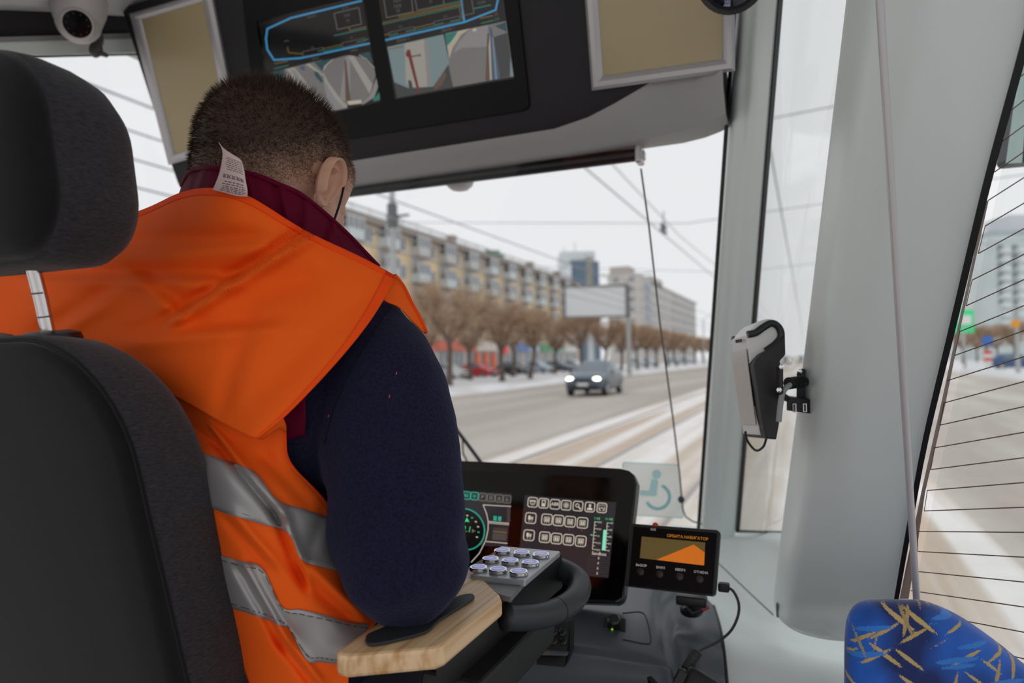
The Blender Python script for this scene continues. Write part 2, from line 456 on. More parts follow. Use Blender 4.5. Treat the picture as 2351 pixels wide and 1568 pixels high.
# ---- glass tower behind the roofs
tw = thing('office_tower', 'distant pale office tower with dark blue glass bays above the apartment roof', 'building', P(1320, 815, 420) * 1)
tw.location.z = 0
def farbox(px0, py0, px1, d, dep, z0=0):
    p0 = P(px0, py0, d); p1 = P(px1, py0, d); c = (p0 + p1) / 2; w = (p1 - p0).length
    R = Matrix.Rotation(YAW, 3, 'Z'); b = MB()
    b.box(Vector((c.x, c.y, (z0 + c.z) / 2)) + Vector((-math.sin(YAW), math.cos(YAW), 0)) * dep / 2, (w, dep, c.z - z0), R)
    return b
obj('wall', farbox(1286, 577, 1366, 420, 26), mat('tower_pale', (205, 210, 212), .8), tw)
obj('glass_bay', farbox(1310, 598, 1345, 418, 10), mat('tower_glass', (92, 112, 130), .25), tw)
obj('glass_bay', farbox(1361, 600, 1375, 418, 10), MATS['tower_glass'], tw)
obj('mast', farbox(1318, 555, 1321, 425, 1), WFRAME, tw); obj('mast', farbox(1294, 566, 1297, 425, 1), WFRAME, tw)
b = MB(); q0, q1, q2 = P(1250, 660, 415), P(1312, 605, 415), P(1312, 660, 415)
b.prism([q0, q1, q2], Vector((-math.sin(YAW), math.cos(YAW), 0)) * 20); obj('sloping_wing', b, mat('tower_wing', (214, 219, 220), .8), tw)
for k in range(7):
    obj('floor_band', farbox(1345, 590 + k * 10, 1361, 417.5, 2, P(1345, 594 + k * 10, 417.5).z), mat('tower_band', (168, 166, 150), .8), tw)

# ---- block seen through the side window
rb = thing('tower_block', 'pale high-rise block with stacked balconies seen through the wired side window', 'building', P(2340, 812, 140))
rb.location.z = 0
obj('wall', farbox(2276, 540, 2480, 140, 18), mat('pale_block', (205, 214, 214), .85, noise=.06, nscale=.3), rb)
obj('roof', farbox(2272, 528, 2484, 140.5, 18, P(2272, 542, 140).z), mat('block_roof', (176, 186, 190), .85), rb)
obj('roof_structure', farbox(2318, 492, 2420, 146, 8, P(2318, 530, 146).z), mat('roof_struct', (214, 216, 220), .85), rb)
for f in range(9):
    for c in range(3):
        x = 2292 + c * 34; y = 562 + f * 21
        obj('window', farbox(x, y, x + 11, 139.6, .5, P(x, y + 12, 139.6).z), WGLASS, rb)
        if c < 2: obj('balcony', farbox(x + 16, y + 7, x + 30, 138, 1.6, P(x, y + 16, 138).z), mat('block_balcony', (226, 230, 230), .7), rb)

# ---- bare clipped street trees
BARK = mat('winter_bark', (98, 86, 78), .95, noise=.2, nscale=6)
TWIG = mat('winter_twigs', (176, 148, 122), .95)
def make_tree(seed):
    rnd = random.Random(seed)
    tr, tw_ = MB(), MB()
    lean = V(rnd.uniform(-.2, .2), rnd.uniform(-.5, .5), 1).normalized()
    H = rnd.uniform(2.1, 2.7)
    base = V(0, 0, 0); tops = []
    pts = [base + lean * H * t + V(.08 * math.sin(t * 5 + seed), .08 * math.cos(t * 4), 0) for t in (0, .15, .4, .7, 1)]
    tr.tube(pts, [.27, .2, .17, .15, .15], 8)
    for k in range(6):
        a = 2 * math.pi * k / 6 + rnd.uniform(-.4, .4); e = rnd.uniform(.45, 1.15)
        d = V(math.cos(a) * math.cos(e), math.sin(a) * math.cos(e), math.sin(e)); L = rnd.uniform(1.3, 2.1)
        p0 = pts[-1] - lean * rnd.uniform(0, .5); p1 = p0 + d * L * .5 + V(0, 0, .05); p2 = p0 + d * L + V(0, 0, .35)
        tr.tube([p0, p1, p2], [.11, .085, .06], 6); tops.append((p1, d)); tops.append((p2, d))
        for q in range(3):
            a2 = a + rnd.uniform(-1.1, 1.1); e2 = rnd.uniform(.3, 1.3)
            d2 = V(math.cos(a2) * math.cos(e2), math.sin(a2) * math.cos(e2), math.sin(e2)); p3 = p2 + d2 * rnd.uniform(.6, 1.1)
            tr.tube([p2, p3], [.055, .035], 5); tops.append((p3, d2))
    for p, d in tops:
        for q in range(38):
            a = rnd.uniform(0, 2 * math.pi); e = rnd.uniform(-.75, 1.4); L = rnd.uniform(.5, 1.7)
            dd = (V(math.cos(a) * math.cos(e), math.sin(a) * math.cos(e), math.sin(e)) + d * .5).normalized()
            s0 = p + V(rnd.uniform(-.2, .2), rnd.uniform(-.2, .2), rnd.uniform(-.25, .25)); s1 = s0 + dd * L * .5 + V(rnd.uniform(-.1, .1), rnd.uniform(-.1, .1), .04); s2 = s0 + dd * L
            if s2.z > 5.4: s2.z = 5.4 + rnd.uniform(-.2, .2)
            tw_.tube([s0, s1, s2], [.019, .013, .007], 3, caps=False)
    return tr.mesh('trunk'), tw_.mesh('branches', recalc=False)
TREES = [make_tree(s) for s in (3, 11, 29)]
for a, c in TREES: a.materials.append(BARK); c.materials.append(TWIG)
def place_tree(x, y, s, k, label, group):
    t = thing('street_tree', label, 'tree', (x, y, .1), group)
    t.scale = (s, s, s * 1.05); t.rotation_euler = (0, 0, k * 1.7)
    for nm, me in (('trunk', TREES[k % 3][0]), ('branches', TREES[k % 3][1])):
        o = bpy.data.objects.new(nm, me); COL.objects.link(o); o.parent = t
    return t
TLAB = ['bare clipped tree before the first salmon shop sign', 'bare clipped tree behind the pale grey parked car', 'bare clipped tree beside the orange shop banners', 'bare clipped tree next to the round red shop sign', 'bare clipped tree behind the black parked car', 'bare clipped tree before the blue shop sign', 'bare clipped tree before the green shop sign', 'bare clipped tree below the white billboard']
k = 0
for px in (985, 1035, 1078, 1150, 1180, 1218, 1272, 1334):
    q = PX(px, 845, -22.5 if k % 2 else -27.5); place_tree(q.x, q.y, 1.12 + .1 * math.sin(k * 2.1), k, TLAB[k], 'bare trees along the shops'); k += 1
for px in (1386, 1426, 1462, 1486, 1508, 1532, 1552, 1574, 1596, 1615, 1632):
    q = PX(px, 835, -23.5); place_tree(q.x, q.y, 1.13, k, 'bare clipped tree in the row below the grey slab block', 'bare trees along the far pavement'); k += 1
for px, X in ((2212, 22), (2242, 28), (2264, 21.5), (2290, 29), (2322, 23)):
    q = PX(px, 812, X); place_tree(q.x, q.y, .9, k, 'bare tree below the pale high-rise block outside the side window', 'bare trees beside the high-rise'); k += 1

# ---- vehicles
GLASSC = mat('car_glass', (96, 116, 126), .1, spec=.8)
TYRE = mat('tyre_rubber', (34, 34, 36), .8)
RIM = mat('alloy_rim', (170, 172, 176), .35, .7)
LAMP = mat('lit_headlamp', (255, 250, 240), .3, emit=(255, 246, 226), estr=6.0)
LAMPOFF = mat('dull_headlamp', (210, 214, 216), .2)
TRIM = mat('car_black_trim', (36, 38, 42), .6)
PLATE = mat('plate_white', (226, 226, 224), .5)
TAIL = mat('tail_lamp', (190, 30, 34), .3)
def make_car(lit):
    parts = []
    st = [(-2.18, .38, .70, .74, .74, .70), (-2.05, .27, .82, .88, .86, .78), (-1.3, .24, .93, 1.03, .91, .78), (-.95, .24, .96, 1.09, .92, .76), (-.15, .24, 1.0, 1.56, .93, .60),
          (.35, .24, 1.02, 1.63, .93, .60), (1.25, .25, 1.03, 1.60, .92, .59), (1.8, .28, 1.02, 1.34, .90, .62), (2.1, .34, .98, 1.08, .86, .66), (2.2, .42, .85, .90, .80, .66)]
    rings = []
    for y, zb, zs, zr, w, wr in st:
        half = [(w * .80, zb), (w * .97, zb + .1), (w, (zb + zs) / 2), (w * .97, zs), (w * .93, zs + .02), (wr, zr - .03), (wr * .8, zr), (0, zr + .01)]
        rings.append([V(x, y, z) for x, z in half] + [V(-x, y, z) for x, z in half[-2::-1]])
    b = MB(); b.loft(rings); parts.append(('body', b, 'PAINT'))
    def pane(i, j, k0, k1, name):
        b = MB()
        q = [rings[i][k0], rings[j][k0], rings[j][k1], rings[i][k1]]; c = sum(q, V(0, 0, 0)) / 4
        n = (q[1] - q[0]).cross(q[3] - q[0]).normalized()
        if n.dot(c - V(0, 0, .9)) < 0: n = -n
        b.poly([c + (p - c) * .9 + n * .015 for p in q]); parts.append((name, b, GLASSC))
    n = len(rings[0])
    pane(3, 4, 5, n - 6, 'windscreen'); pane(7, 8, 5, n - 6, 'rear_window')
    for a, c in ((4, 5), (n - 6, n - 5)):
        pane(4, 5, a, c, 'side_window'); pane(5, 6, a, c, 'side_window'); pane(3, 4, a, c, 'side_window')
    for sx in (-1, 1):
        b = MB(); b.ell((sx * .62, -2.06, .78), (.19, .12, .095), nu=14, nv=8); parts.append(('headlamp', b, LAMP if lit else LAMPOFF))
        b = MB(); b.box((sx * .72, 2.08, .86), (.2, .14, .3), bev=.03); parts.append(('tail_lamp', b, TAIL))
        b = MB(); b.box((sx * 1.0, -.7, 1.08), (.16, .1, .13), bev=.03); parts.append(('wing_mirror', b, 'PAINT'))
        for y in (-1.35, 1.35):
            b = MB(); b.lathe([(.2, -.1), (.33, -.1), (.35, -.06), (.35, .06), (.33, .1), (.2, .1)], (sx * .82, y, .35), (1, 0, 0), 20)
            parts.append(('tyre', b, TYRE))
            b = MB(); b.lathe([(.22, 0), (.22, sx * .105), (.1, sx * .115), (.03, sx * .12)], (sx * .82, y, .35), (1, 0, 0), 16); parts.append(('wheel_rim', b, RIM))
    b = MB(); b.box((0, -2.15, .74), (.8, .1, .13), bev=.02); parts.append(('grille', b, TRIM))
    b = MB(); b.box((0, -2.13, .42), (1.35, .14, .2), bev=.03); parts.append(('bumper_intake', b, TRIM))
    b = MB(); b.box((0, -2.21, .55), (.52, .03, .13)); parts.append(('number_plate', b, PLATE))
    b = MB(); b.box((0, 2.2, .62), (.52, .03, .13)); parts.append(('number_plate', b, PLATE))
    return [(nm, q.mesh(nm), mm) for nm, q, mm in parts]
CARS = {True: make_car(True), False: make_car(False)}
def place_car(x, y, rz, rgb, lit, label, group=None, s=1.0):
    t = thing('car', label, 'car', (x, y, 0), group); t.rotation_euler = (0, 0, rz); t.scale = (s, s, s)
    pm = mat('paint_%d_%d_%d' % rgb, rgb, .3, .3, coat=.4)
    for nm, me, mm in CARS[lit]:
        o = bpy.data.objects.new(nm, me); COL.objects.link(o); o.parent = t
        if not me.materials: me.materials.append(None)
        o.material_slots[0].link = 'OBJECT'; o.material_slots[0].material = pm if mm == 'PAINT' else mm
        for p in me.polygons: p.use_smooth = True
        try: me.set_sharp_from_angle(angle=math.radians(40))
        except Exception: pass
    return t
q = PZ(1368, 905, 0)
place_car(q.x, q.y, math.radians(1), (82, 96, 112), True, 'grey-blue car with lit headlamps driving on the carriageway', s=1.06)
for px, rgb, lab in ((1032, (206, 208, 206), 'pale grey car parked in front of the shops'), (1102, (200, 40, 48), 'red car parked under the bare trees'),
                (1178, (46, 50, 58), 'black car parked under the bare trees'), (1238, (176, 192, 204), 'silver-blue car parked under the bare trees'),
                (1285, (70, 86, 100), 'dark blue-grey car parked in front of the shops')):
    q = PX(px, 858, -31.5); place_car(q.x, q.y, math.radians(70), rgb, False, lab)
    bpy.context.view_layer.update()
for px, rgb in ((1320, (226, 230, 232)), (1466, (205, 216, 222)), (1490, (200, 212, 220)), (1548, (150, 170, 182)), (1575, (160, 176, 190))):
    q = PX(px, 848, -30.5); place_car(q.x, q.y, math.radians(80), rgb, False, 'pale car parked beyond the lamp post among the trees', 'parked cars far along the pavement')
for X, Y in ((-3.9, 150), (-1.2, 175)):
    place_car(X, Y, 0, (70, 76, 84), True, 'far car with bright headlamps seen between the two pillars', 'far cars with headlamps')
q = PX(2335, 815, 19); place_car(q.x, q.y, math.radians(85), (50, 84, 130), False, 'dark blue car parked outside the wired side window')

# ---- poles, billboard, wires
POLE = mat('galvanised_pole', (176, 178, 178), .6)
def vpole(name, label, px, X, top, r, cat, extra=None, base=.1, rt=None):
    q = PX(px, 835, X); t = thing(name, label, cat, (q.x, q.y, base))
    b = MB(); b.tube([V(q.x, q.y, base), V(q.x, q.y, base + .6), V(q.x, q.y, top)], [r * 1.15, r, rt or r * .7], 12); obj('shaft', b, POLE, t, smooth=True)
    return t, q
t, q = vpole('catenary_pole', 'tall grey overhead-line pole in front of the ochre block', 905, -17.6, 10.2, .19, 'pole')
b = MB(); b.tube([V(q.x, q.y, 8.1), V(q.x, q.y, 9.2)], [.24, .24], 10); b.box((q.x + .4, q.y, 8.6), (1.0, .1, .1)); b.box((q.x - .5, q.y, 7.9), (1.3, .08, .08)); obj('clamp_collar', b, mat('dark_clamp', (96, 100, 102), .6), t)
t, q = vpole('street_lamp', 'tall street lamp with two curved arms rising behind the billboard', 1442, -18, 10.4, .15, 'street lamp')
for s in (-1, 1):
    b = MB(); b.tube([V(q.x, q.y, 10.2), V(q.x + s * .5, q.y + s * .3, 10.8), V(q.x + s * 2.0, q.y + s * .4, 11.1)], .05, 6); obj('arm', b, POLE, t)
    b = MB(); b.ell((q.x + s * 2.4, q.y + s * .4, 11.1), (.5, .16, .1), nu=12, nv=6); obj('lamp_head', b, WFRAME, t)
t, q2 = vpole('street_lamp', 'slim street lamp among the far trees below the slab block', 1617, -18.3, 9.2, .14, 'street lamp')
b = MB(); b.tube([V(q2.x, q2.y, 9.1), V(q2.x + .6, q2.y, 9.6), V(q2.x + 1.8, q2.y, 9.8)], .05, 6); obj('arm', b, POLE, t)
b = MB(); b.ell((q2.x + 2.1, q2.y, 9.8), (.5, .16, .1), nu=12, nv=6); obj('lamp_head', b, WFRAME, t)
bx = P(1367, 692, 66); t = thing('billboard', 'large blank white billboard on a steel post beside the carriageway', 'billboard', (bx.x, bx.y, .1))
R = Matrix.Rotation(YAW - .05, 3, 'Z')
b = MB(); b.box(bx, (5.85, .12, 2.9), R); obj('panel', b, mat('blank_poster', (224, 228, 228), .6), t)
b = MB()
for dx, dz, sx, sz in ((0, 1.5, 6.1, .16), (0, -1.5, 6.1, .16), (-2.97, 0, .16, 3.1), (2.97, 0, .16, 3.1)): b.box(bx + R @ V(dx, -.06, dz), (sx, .22, sz), R)
b.box(bx + R @ V(3.15, .35, 0), (.3, .6, 3.1), R)
obj('frame', b, mat('billboard_frame', (116, 118, 120), .6), t)
b = MB(); c = bx + R @ V(3.2, .3, 0); b.tube([V(c.x, c.y, .1), V(c.x, c.y, bx.z)], .16, 10); obj('post', b, POLE, t)

WIRE = mat('overhead_wire', (146, 148, 154), .6)
def wire(pts, r, label, group='overhead wires'):
    b = MB(); b.tube(pts, r, 5, caps=False); return tag(obj('overhead_wire', b, WIRE, smooth=True), label, 'wire', group)
Y1 = 160
wire([V(-4.15, -5, 5.8), V(-4.1, 60, 5.75), V(-4.1, Y1, 5.8)], .018, 'contact wire above the oncoming track')
wire([V(-4.15, -5, 6.9), V(-4.1, 25, 6.2), V(-4.1, 60, 6.9), V(-4.1, Y1, 6.9)], .014, 'sagging carrier wire above the oncoming track')
wire([V(-.55, -5, 5.8), V(-.5, 60, 5.75), V(-.6, Y1, 5.8)], .02, 'contact wire above the tram itself')
wire([V(-13, -5, 6.8), V(-13.5, Y1, 6.9)], .022, 'topmost of three feeder wires strung above the carriageway')
wire([V(-13, -5, 6.2), V(-13.5, Y1, 6.4)], .022, 'middle one of three feeder wires strung above the carriageway')
wire([V(-13, -5, 5.6), V(-13.5, Y1, 5.9)], .022, 'lowest of three feeder wires strung above the carriageway')
qp = PX(905, 835, -17.6)
wire([V(-17.3, -10, 9.4), V(-17.35, qp.y, 9.3), V(-17.3, Y1, 10.2)], .035, 'thick cable running from pole to pole in front of the ochre block')
for y, z, lb in ((qp.y, 7.4, 'span wire crossing the street from the grey overhead-line pole'), (46, 7.6, 'span wire crossing the street above the grey-blue car'), (18, 7.9, 'span wire crossing the street just ahead of the windscreen')):
    wire([V(-17.3, y, z + .9), V(-4.1, y, z - .4), V(13, y, z + .5)], .016, lb)
for y in (22.0, 40.0, 58.0):
    b = MB(); b.tube([V(-4.1, y, 5.8), V(-4.1, y, 6.5)], .02, 5); b.box((-4.1, y, 6.0), (.12, .5, .12)); b.box((-4.1, y, 5.85), (.1, .8, .05))
    tag(obj('wire_hanger', b, mat('hanger_grey', (120, 122, 126), .6)), 'small hanger on the contact wire above the oncoming track', 'hanger', 'wire hangers')

# ---- signs outside the side window
t, q = vpole('traffic_sign', 'blue round traffic sign above a red and white marker outside the side window', 2268, 14.2, 3.1, .05, 'sign')
b = MB(); b.lathe([(.42, 0), (.42, .04)], V(q.x, q.y - .1, 2.75), (0, -1, 0), 20); obj('round_plate', b, mat('sign_blue', (40, 110, 200), .4), t)
for k in range(4):
    b = MB(); b.box((q.x, q.y - .09, 1.75 - k * .3), (.6, .05, .3)); obj('marker_plate', b, mat('sign_red2', (220, 60, 50), .4) if k % 2 == 0 else WFRAME, t)
t, q = vpole('sign_post', 'concrete post with a round orange disc outside the side window', 2337, 14.0, 5.2, .16, 'pole')
b = MB(); b.lathe([(.3, 0), (.3, .05)], V(q.x - .1, q.y - .2, 3.8), (0, -1, 0), 18); obj('orange_disc', b, mat('disc_orange', (236, 160, 40), .5), t)
p = P(2212, 738, 70); t = thing('green_billboard', 'bright green and white billboard at the roadside outside the side window', 'billboard', (p.x, p.y, .1))
b = MB(); b.box(p, (2.1, .15, 2.4), Matrix.Rotation(YAW, 3, 'Z')); obj('panel', b, mat('billboard_green', (50, 200, 130), .5, emit=(40, 200, 130), estr=.25), t)
b = MB(); b.box(p + V(.1, -.12, .15), (1.3, .1, .9), Matrix.Rotation(YAW, 3, 'Z')); obj('white_field', b, WFRAME, t)
b = MB(); b.tube([V(p.x, p.y, .1), V(p.x, p.y, p.z)], .12, 8); obj('post', b, POLE, t)

# =================================================================== THE CAB SHELL
LINING = mat('pale_lining', (232, 240, 238), .34, spec=.5, bump=.02, bscale=900)
CEIL = mat('ceiling_lining', (214, 216, 214), .6)
CHAR = mat('charcoal_plastic', (42, 41, 45), .55, spec=.25, bump=.03, bscale=1200)
RUBBER = mat('black_rubber', (16, 16, 19), .55)
GLASS = glass_mat('window_glass', (.985, .99, .99), .55)
SIDEGLASS = glass_mat('side_glass', (.96, .975, .97), .6)
ALU = mat('satin_aluminium', (190, 188, 188), .32, .75)
BLACK = mat('black_plastic', (18, 18, 20), .42)
GLOSSB = mat('black_display_glass', (7, 7, 8), .08, spec=.5)

def kk(y): return .824 / (1 + .49 * (812 - y) / F_PX)           # rake of the pillars: the top stands nearer than the foot
def surf_bvh(o):
    me = o.data; l = wloc(o)
    return BVHTree.FromPolygons([q.co + l for q in me.vertices], [list(p.vertices) for p in me.polygons])
def onto(bvh, px, py, lift=.0008, dmax=6):
    r = ray(px, py); L = r.length
    h = bvh.ray_cast(CAM, r / L)
    if h[0] is None: return None
    return h[0] - r / L * lift

slab('floor', -1.9, 1.1, -1.6, 2.0, .40, .46, mat('grey_floor', (90, 92, 96), .7))
slab('floor_podium', -1.25, -.2, .25, 1.35, .46, .86, mat('podium_grey', (70, 72, 76), .7))
b = MB(); b.box((-.45, .1, 2.785), (2.9, 3.2, .05)); struct(obj('ceiling', b, CEIL))

# windscreen: raked pane in front of the console
WS = Plane((0, 1.735, 1.8), (0, -1, -.48))
w1 = setting('window_1', (-.7, 1.9, 1.3))
def wsp(x, z, off=0): return V(x, 1.735 - .48 * (z - 1.8), z) + WS.n * off
b = MB(); b.prism([wsp(-1.5, 1.22), wsp(-.1, 1.22), wsp(-.1, 2.7), wsp(-1.5, 2.7)], -WS.n * .006); obj('pane', b, GLASS, w1)
b = MB(); b.box((-.8, 2.02, 1.2), (1.5, .05, .05)); b.box((-.8, 1.31, 2.7), (1.5, .05, .06)); obj('seal', b, RUBBER, w1)
b = MB(); b.box((-.8, 2.06, .8), (1.4, .08, .82)); struct(obj('wall_front', b, LINING))

# right front pillar
def pillar(name, levels, m, smooth='all'):
    """levels: list of rows of (px, py, depth); closed at the back by offsetting outwards"""
    rows = patch(levels, 26, 30)
    b = MB(); b.grid([[P(*q) for q in r] for r in rows])
    return obj(name, b, m, smooth=smooth)
lv = []
for y in (-160, 0, 400, 800, 1215, 1330):
    xl = 1694 - .0702 * y; xr = 1786 - .0795 * y
    k = kk(y) * (1.9 / .824) * (1 + .49 * (812 - 1220) / F_PX)
    w = xr - xl
    lv.append([(xl - 6, y, k * 1.05), (xl, y, k * 1.01), (xl + .14 * w, y, k * .985), (xl + .36 * w, y, k * .975), (xl + .55 * w, y, k * .962), (xl + .85 * w, y, k * .955), (xl + w, y, k * .96), (xl + w + 4, y, k * 1.03)])
struct(pillar('trim_1', lv, LINING))
def strip(name, pts0, pts1, m, parent=None, solid=.004):
    b = MB(); b.grid([[P(*q) for q in pts0], [P(*q) for q in pts1]]); return obj(name, b, m, parent, solid=solid)
def apil(y): return kk(y) * (1.9 / .824) * (1 + .49 * (812 - 1220) / F_PX)
w2 = setting('window_2', P(1740, 1220, 1.8))
ys = (-160, 100, 400, 800, 1218)
strip('seal', [(1786 - .0795 * y - 1, y, apil(y) * .953) for y in ys], [(1786 - .0795 * y + 8 - y * .001, y, apil(y) * .957) for y in ys], RUBBER, w2)
strip('seal', [(1690, 1216, apil(1216) * .955), (1740, 1218, 1.72), (1800, 1219, 1.6)], [(1689, 1223, apil(1216) * .955), (1740, 1223, 1.72), (1800, 1224, 1.6)], RUBBER, w2)
strip('seal', [(1694 - .0702 * y - 7, y, apil(y) * 1.0) for y in ys], [(1694 - .0702 * y - 1, y, apil(y) * .995) for y in ys], RUBBER, w1)
b = MB(); qs = [P(1786, -120, apil(-120) * .97), P(1982, -120, 1.42 * kk(-120)), P(1795, 1224, 1.42 * kk(1224)), P(1686, 1221, apil(1221) * .97)]
b.prism(qs, (qs[1] - qs[0]).cross(qs[3] - qs[0]).normalized() * .005); obj('pane', b, SIDEGLASS, w2)

# broad right pillar
silL = [(-160, 1964), (0, 1945), (400, 1898), (800, 1850), (1215, 1797), (1340, 1781), (1390, 1779), (1425, 1795), (1452, 1835), (1468, 1895), (1474, 1960)]
sealL = crom([(-160, 2407), (0, 2368), (150, 2329), (419, 2257), (745, 2180), (1000, 2120), (1190, 2085), (1375, 2053), (1480, 2036)], 200)
def sealx(y):
    for (y0, x0), (y1, x1) in zip(sealL[:-1], sealL[1:]):
        if y0 <= y <= y1: return x0 + (x1 - x0) * (y - y0) / (y1 - y0)
    return sealL[0][1] if y < sealL[0][0] else sealL[-1][1]
lv = []
for y, xl in silL:
    xr = sealx(min(y, 1480)) + 3; w = xr - xl; k = kk(min(y, 1390))
    full = sealx(min(y, 1480)) - (1945 - .1165 * y)
    def dep(x):
        f = (x - (1945 - .1195 * min(y, 1390))) / full
        pts = [(-.05, 1.46), (0, 1.345), (.04, 1.29), (.08, 1.245), (.12, 1.213), (.18, 1.19), (.27, 1.166), (.37, 1.14), (.46, 1.122), (.58, 1.106), (1.0, 1.05)]
        f = max(-.05, min(1, f))
        for (f0, d0), (f1, d1) in zip(pts[:-1], pts[1:]):
            if f0 <= f <= f1: return (d0 + (d1 - d0) * (f - f0) / (f1 - f0)) * k
        return 1.05 * k
    row = [(xl - 2, y, dep(xl) * 1.06)]
    for f in (0, .05, .1, .16, .24, .32, .42, .55, .7, .85, 1.0):
        row.append((xl + f * w, y, dep(xl + f * w)))
    lv.append(row)
lv.append([(x, 1478, d * 1.10) for x, y, d in lv[-1]])
b = MB(); rows = patch(lv, 60, 60); b.grid([[P(*q) for q in r] for r in rows])
wr_ = struct(obj('trim_2', b, LINING, smooth='all'))
BVH_P = surf_bvh(wr_)

# wired side window
D1 = FWD * F_PX + RGT * (1093 - W_PX / 2) - UPV * (1211 - H_PX / 2)
e0 = P(2053, 1375, 1.05 * kk(1375)); e1 = P(2329, 150, 1.05 * kk(150))
gn = D1.cross(e1 - e0).normalized()
if gn.dot(CAM - e0) < 0: gn = -gn
SG = Plane(e0, gn, -D1)
w3 = setting('window_3', P(2250, 1375, .95))
b = MB()
ysl = [y for y in range(-140, 1481, 60)]
strip('seal', [tuple((sealx(y), y, 1.045 * kk(y))) for y in ysl], [tuple((sealx(y) + 22 - .008 * max(y, 0), y, 1.04 * kk(y))) for y in ysl], RUBBER, w3)
b = MB(); D1n = D1.normalized(); pa, pb = SG.at(sealx(-140) + 8, -140), SG.at(2028, 1700); b.prism([pa, pa - D1n * 1.1, pb - D1n * 1.1, pb], -gn * .005); obj('pane', b, SIDEGLASS, w3)
b = MB()
BUS = mat('copper_busbar', (182, 164, 156), .5, .2)
SG.poly(b, [(2270, 460), (2263, 462), (2200, 745), (2160, 930), (2115, 1130), (2065, 1375), (2086, 1375), (2105, 1260), (2124, 1130), (2170, 930), (2207, 745)], .001); obj('busbar', b, BUS, w3)
ends = [(2342, 177), (2323, 252), (2302, 324), (2283, 395), (2269, 460), (2262, 519), (2246, 582), (2232, 643), (2218, 702), (2204, 761), (2192, 816), (2174, 874), (2167, 925), (2158, 976), (2146, 1028),
        (2137, 1078), (2129, 1126), (2122, 1173), (2107, 1220), (2107, 1266), (2107, 1312), (2092, 1356), (2092, 1402), (2090, 1450)]
WIREM = mat('heating_wire', (128, 104, 86), .5, .3)
for i, (x, y) in enumerate(ends):
    b = MB(); b.tube([SG.at(x, y, .0012), SG.at(x, y, .0012) - D1n * .95], .0007, 4)
    if i in (5, 7, 9, 12, 14, 16, 18): b.tube([SG.at(x, y, .0012), SG.at(*ends[i + 1], .0012)], .0005, 4)
    obj('heating_wire', b, WIREM, w3)

# sill and lower lining on the right
rows = [[(1540, 1203, 2.0), (1690, 1220, 1.86), (1800, 1223, 1.60), (1960, 1232, 1.5), (2050, 1236, 1.45)],
        [(1545, 1228, 1.92), (1690, 1236, 1.80), (1795, 1248, 1.555), (1960, 1262, 1.45), (2050, 1266, 1.41)],
        [(1560, 1262, 1.88), (1690, 1268, 1.77), (1793, 1284, 1.54), (1960, 1300, 1.44), (2050, 1305, 1.40)],
        [(1580, 1335, 1.72), (1690, 1350, 1.65), (1785, 1400, 1.47), (1960, 1430, 1.38), (2045, 1436, 1.35)],
        [(1600, 1380, 1.50), (1700, 1425, 1.46), (1795, 1462, 1.37), (1960, 1490, 1.30), (2040, 1496, 1.28)],
        [(1630, 1440, 1.36), (1730, 1475, 1.335), (1830, 1500, 1.28), (1970, 1525, 1.22), (2150, 1540, 1.17)],
        [(1650, 1520, 1.29), (1745, 1545, 1.265), (1840, 1570, 1.23), (1980, 1600, 1.18), (2160, 1610, 1.14)],
        [(1660, 1640, 1.26), (1750, 1660, 1.24), (1850, 1680, 1.21), (1990, 1700, 1.17), (2170, 1700, 1.13)],
        [(1670, 2100, 1.24), (1750, 2100, 1.22), (1850, 2100, 1.19), (1990, 2100, 1.16), (2180, 2100, 1.12)]]
b = MB(); b.grid(pxpatch(rows, 40, 64)); wr = struct(obj('wall_right', b, LINING, smooth='all'))
BVH_S = surf_bvh(wr)
SEAM = mat('panel_seam', (70, 76, 74), .8)
def seam(pts, bvh, parent, r=.0012, name='panel_seam', m=None):
    b = MB(); q = [onto(bvh, x, y, .0002) for x, y in crom(pts, 24)]; q = [p for p in q if p]
    if len(q) > 1: b.tube(q, r, 6); return obj(name, b, m or SEAM, parent)
seam([(1640, 1284), (1680, 1322), (1735, 1374), (1776, 1412)], BVH_S, wr)
#seam([(1781, 1428), (1800, 1447), (1838, 1464), (1890, 1477), (1950, 1482)], BVH_S, wr, .0016)
b = MB(); q = onto(BVH_P, 1786, 1400, .001); q = q or P(1786, 1400, 1.3); b.box(q, (.006, .012, .026), bev=.002); obj('latch', b, mat('latch_grey', (120, 122, 124), .5), wr)

# left window, its header and the dark strip above it
w4 = setting('window_4', P(100, 500, 1.5))
lt = [(-420, 150, 1.15), (-150, 133, 1.40), (0, 130, 1.55), (160, 126, 1.75), (330, 122, 2.0), (480, 119, 2.2), (700, 114, 2.45)]
b = MB(); top = [P(*q) for q in lt]; bot = [V(q.x + .02, q.y, 1.35) for q in top]
b.grid([top, bot]); obj('pane', b, glass_mat('left_glass', (.985, .99, .99), .5), w4, solid=.005)
strip('seal', [(x, y - 1, d * .995) for x, y, d in lt], [(x, y + 5, d * .995) for x, y, d in lt], RUBBER, w4)
strip('header', [(x, y - 44, d * .985) for x, y, d in lt], [(x, y, d * .985) for x, y, d in lt], LINING, w4, .02)
strip('header_rail', [(x, y - 44, d * .975) for x, y, d in lt], [(x, y - 33, d * .975) for x, y, d in lt], mat('header_rail', (150, 150, 150), .5), w4, .01)
strip('header_fascia', [(x, y - 125, d * .975) for x, y, d in lt], [(x, y - 44, d * .99) for x, y, d in lt], CHAR, w4, .02)
b = MB(); b.grid([[V(p.x, p.y, 1.36) for p in bot], [V(p.x, p.y, .46) for p in bot]]); struct(obj('wall_left', b, LINING, solid=.04))
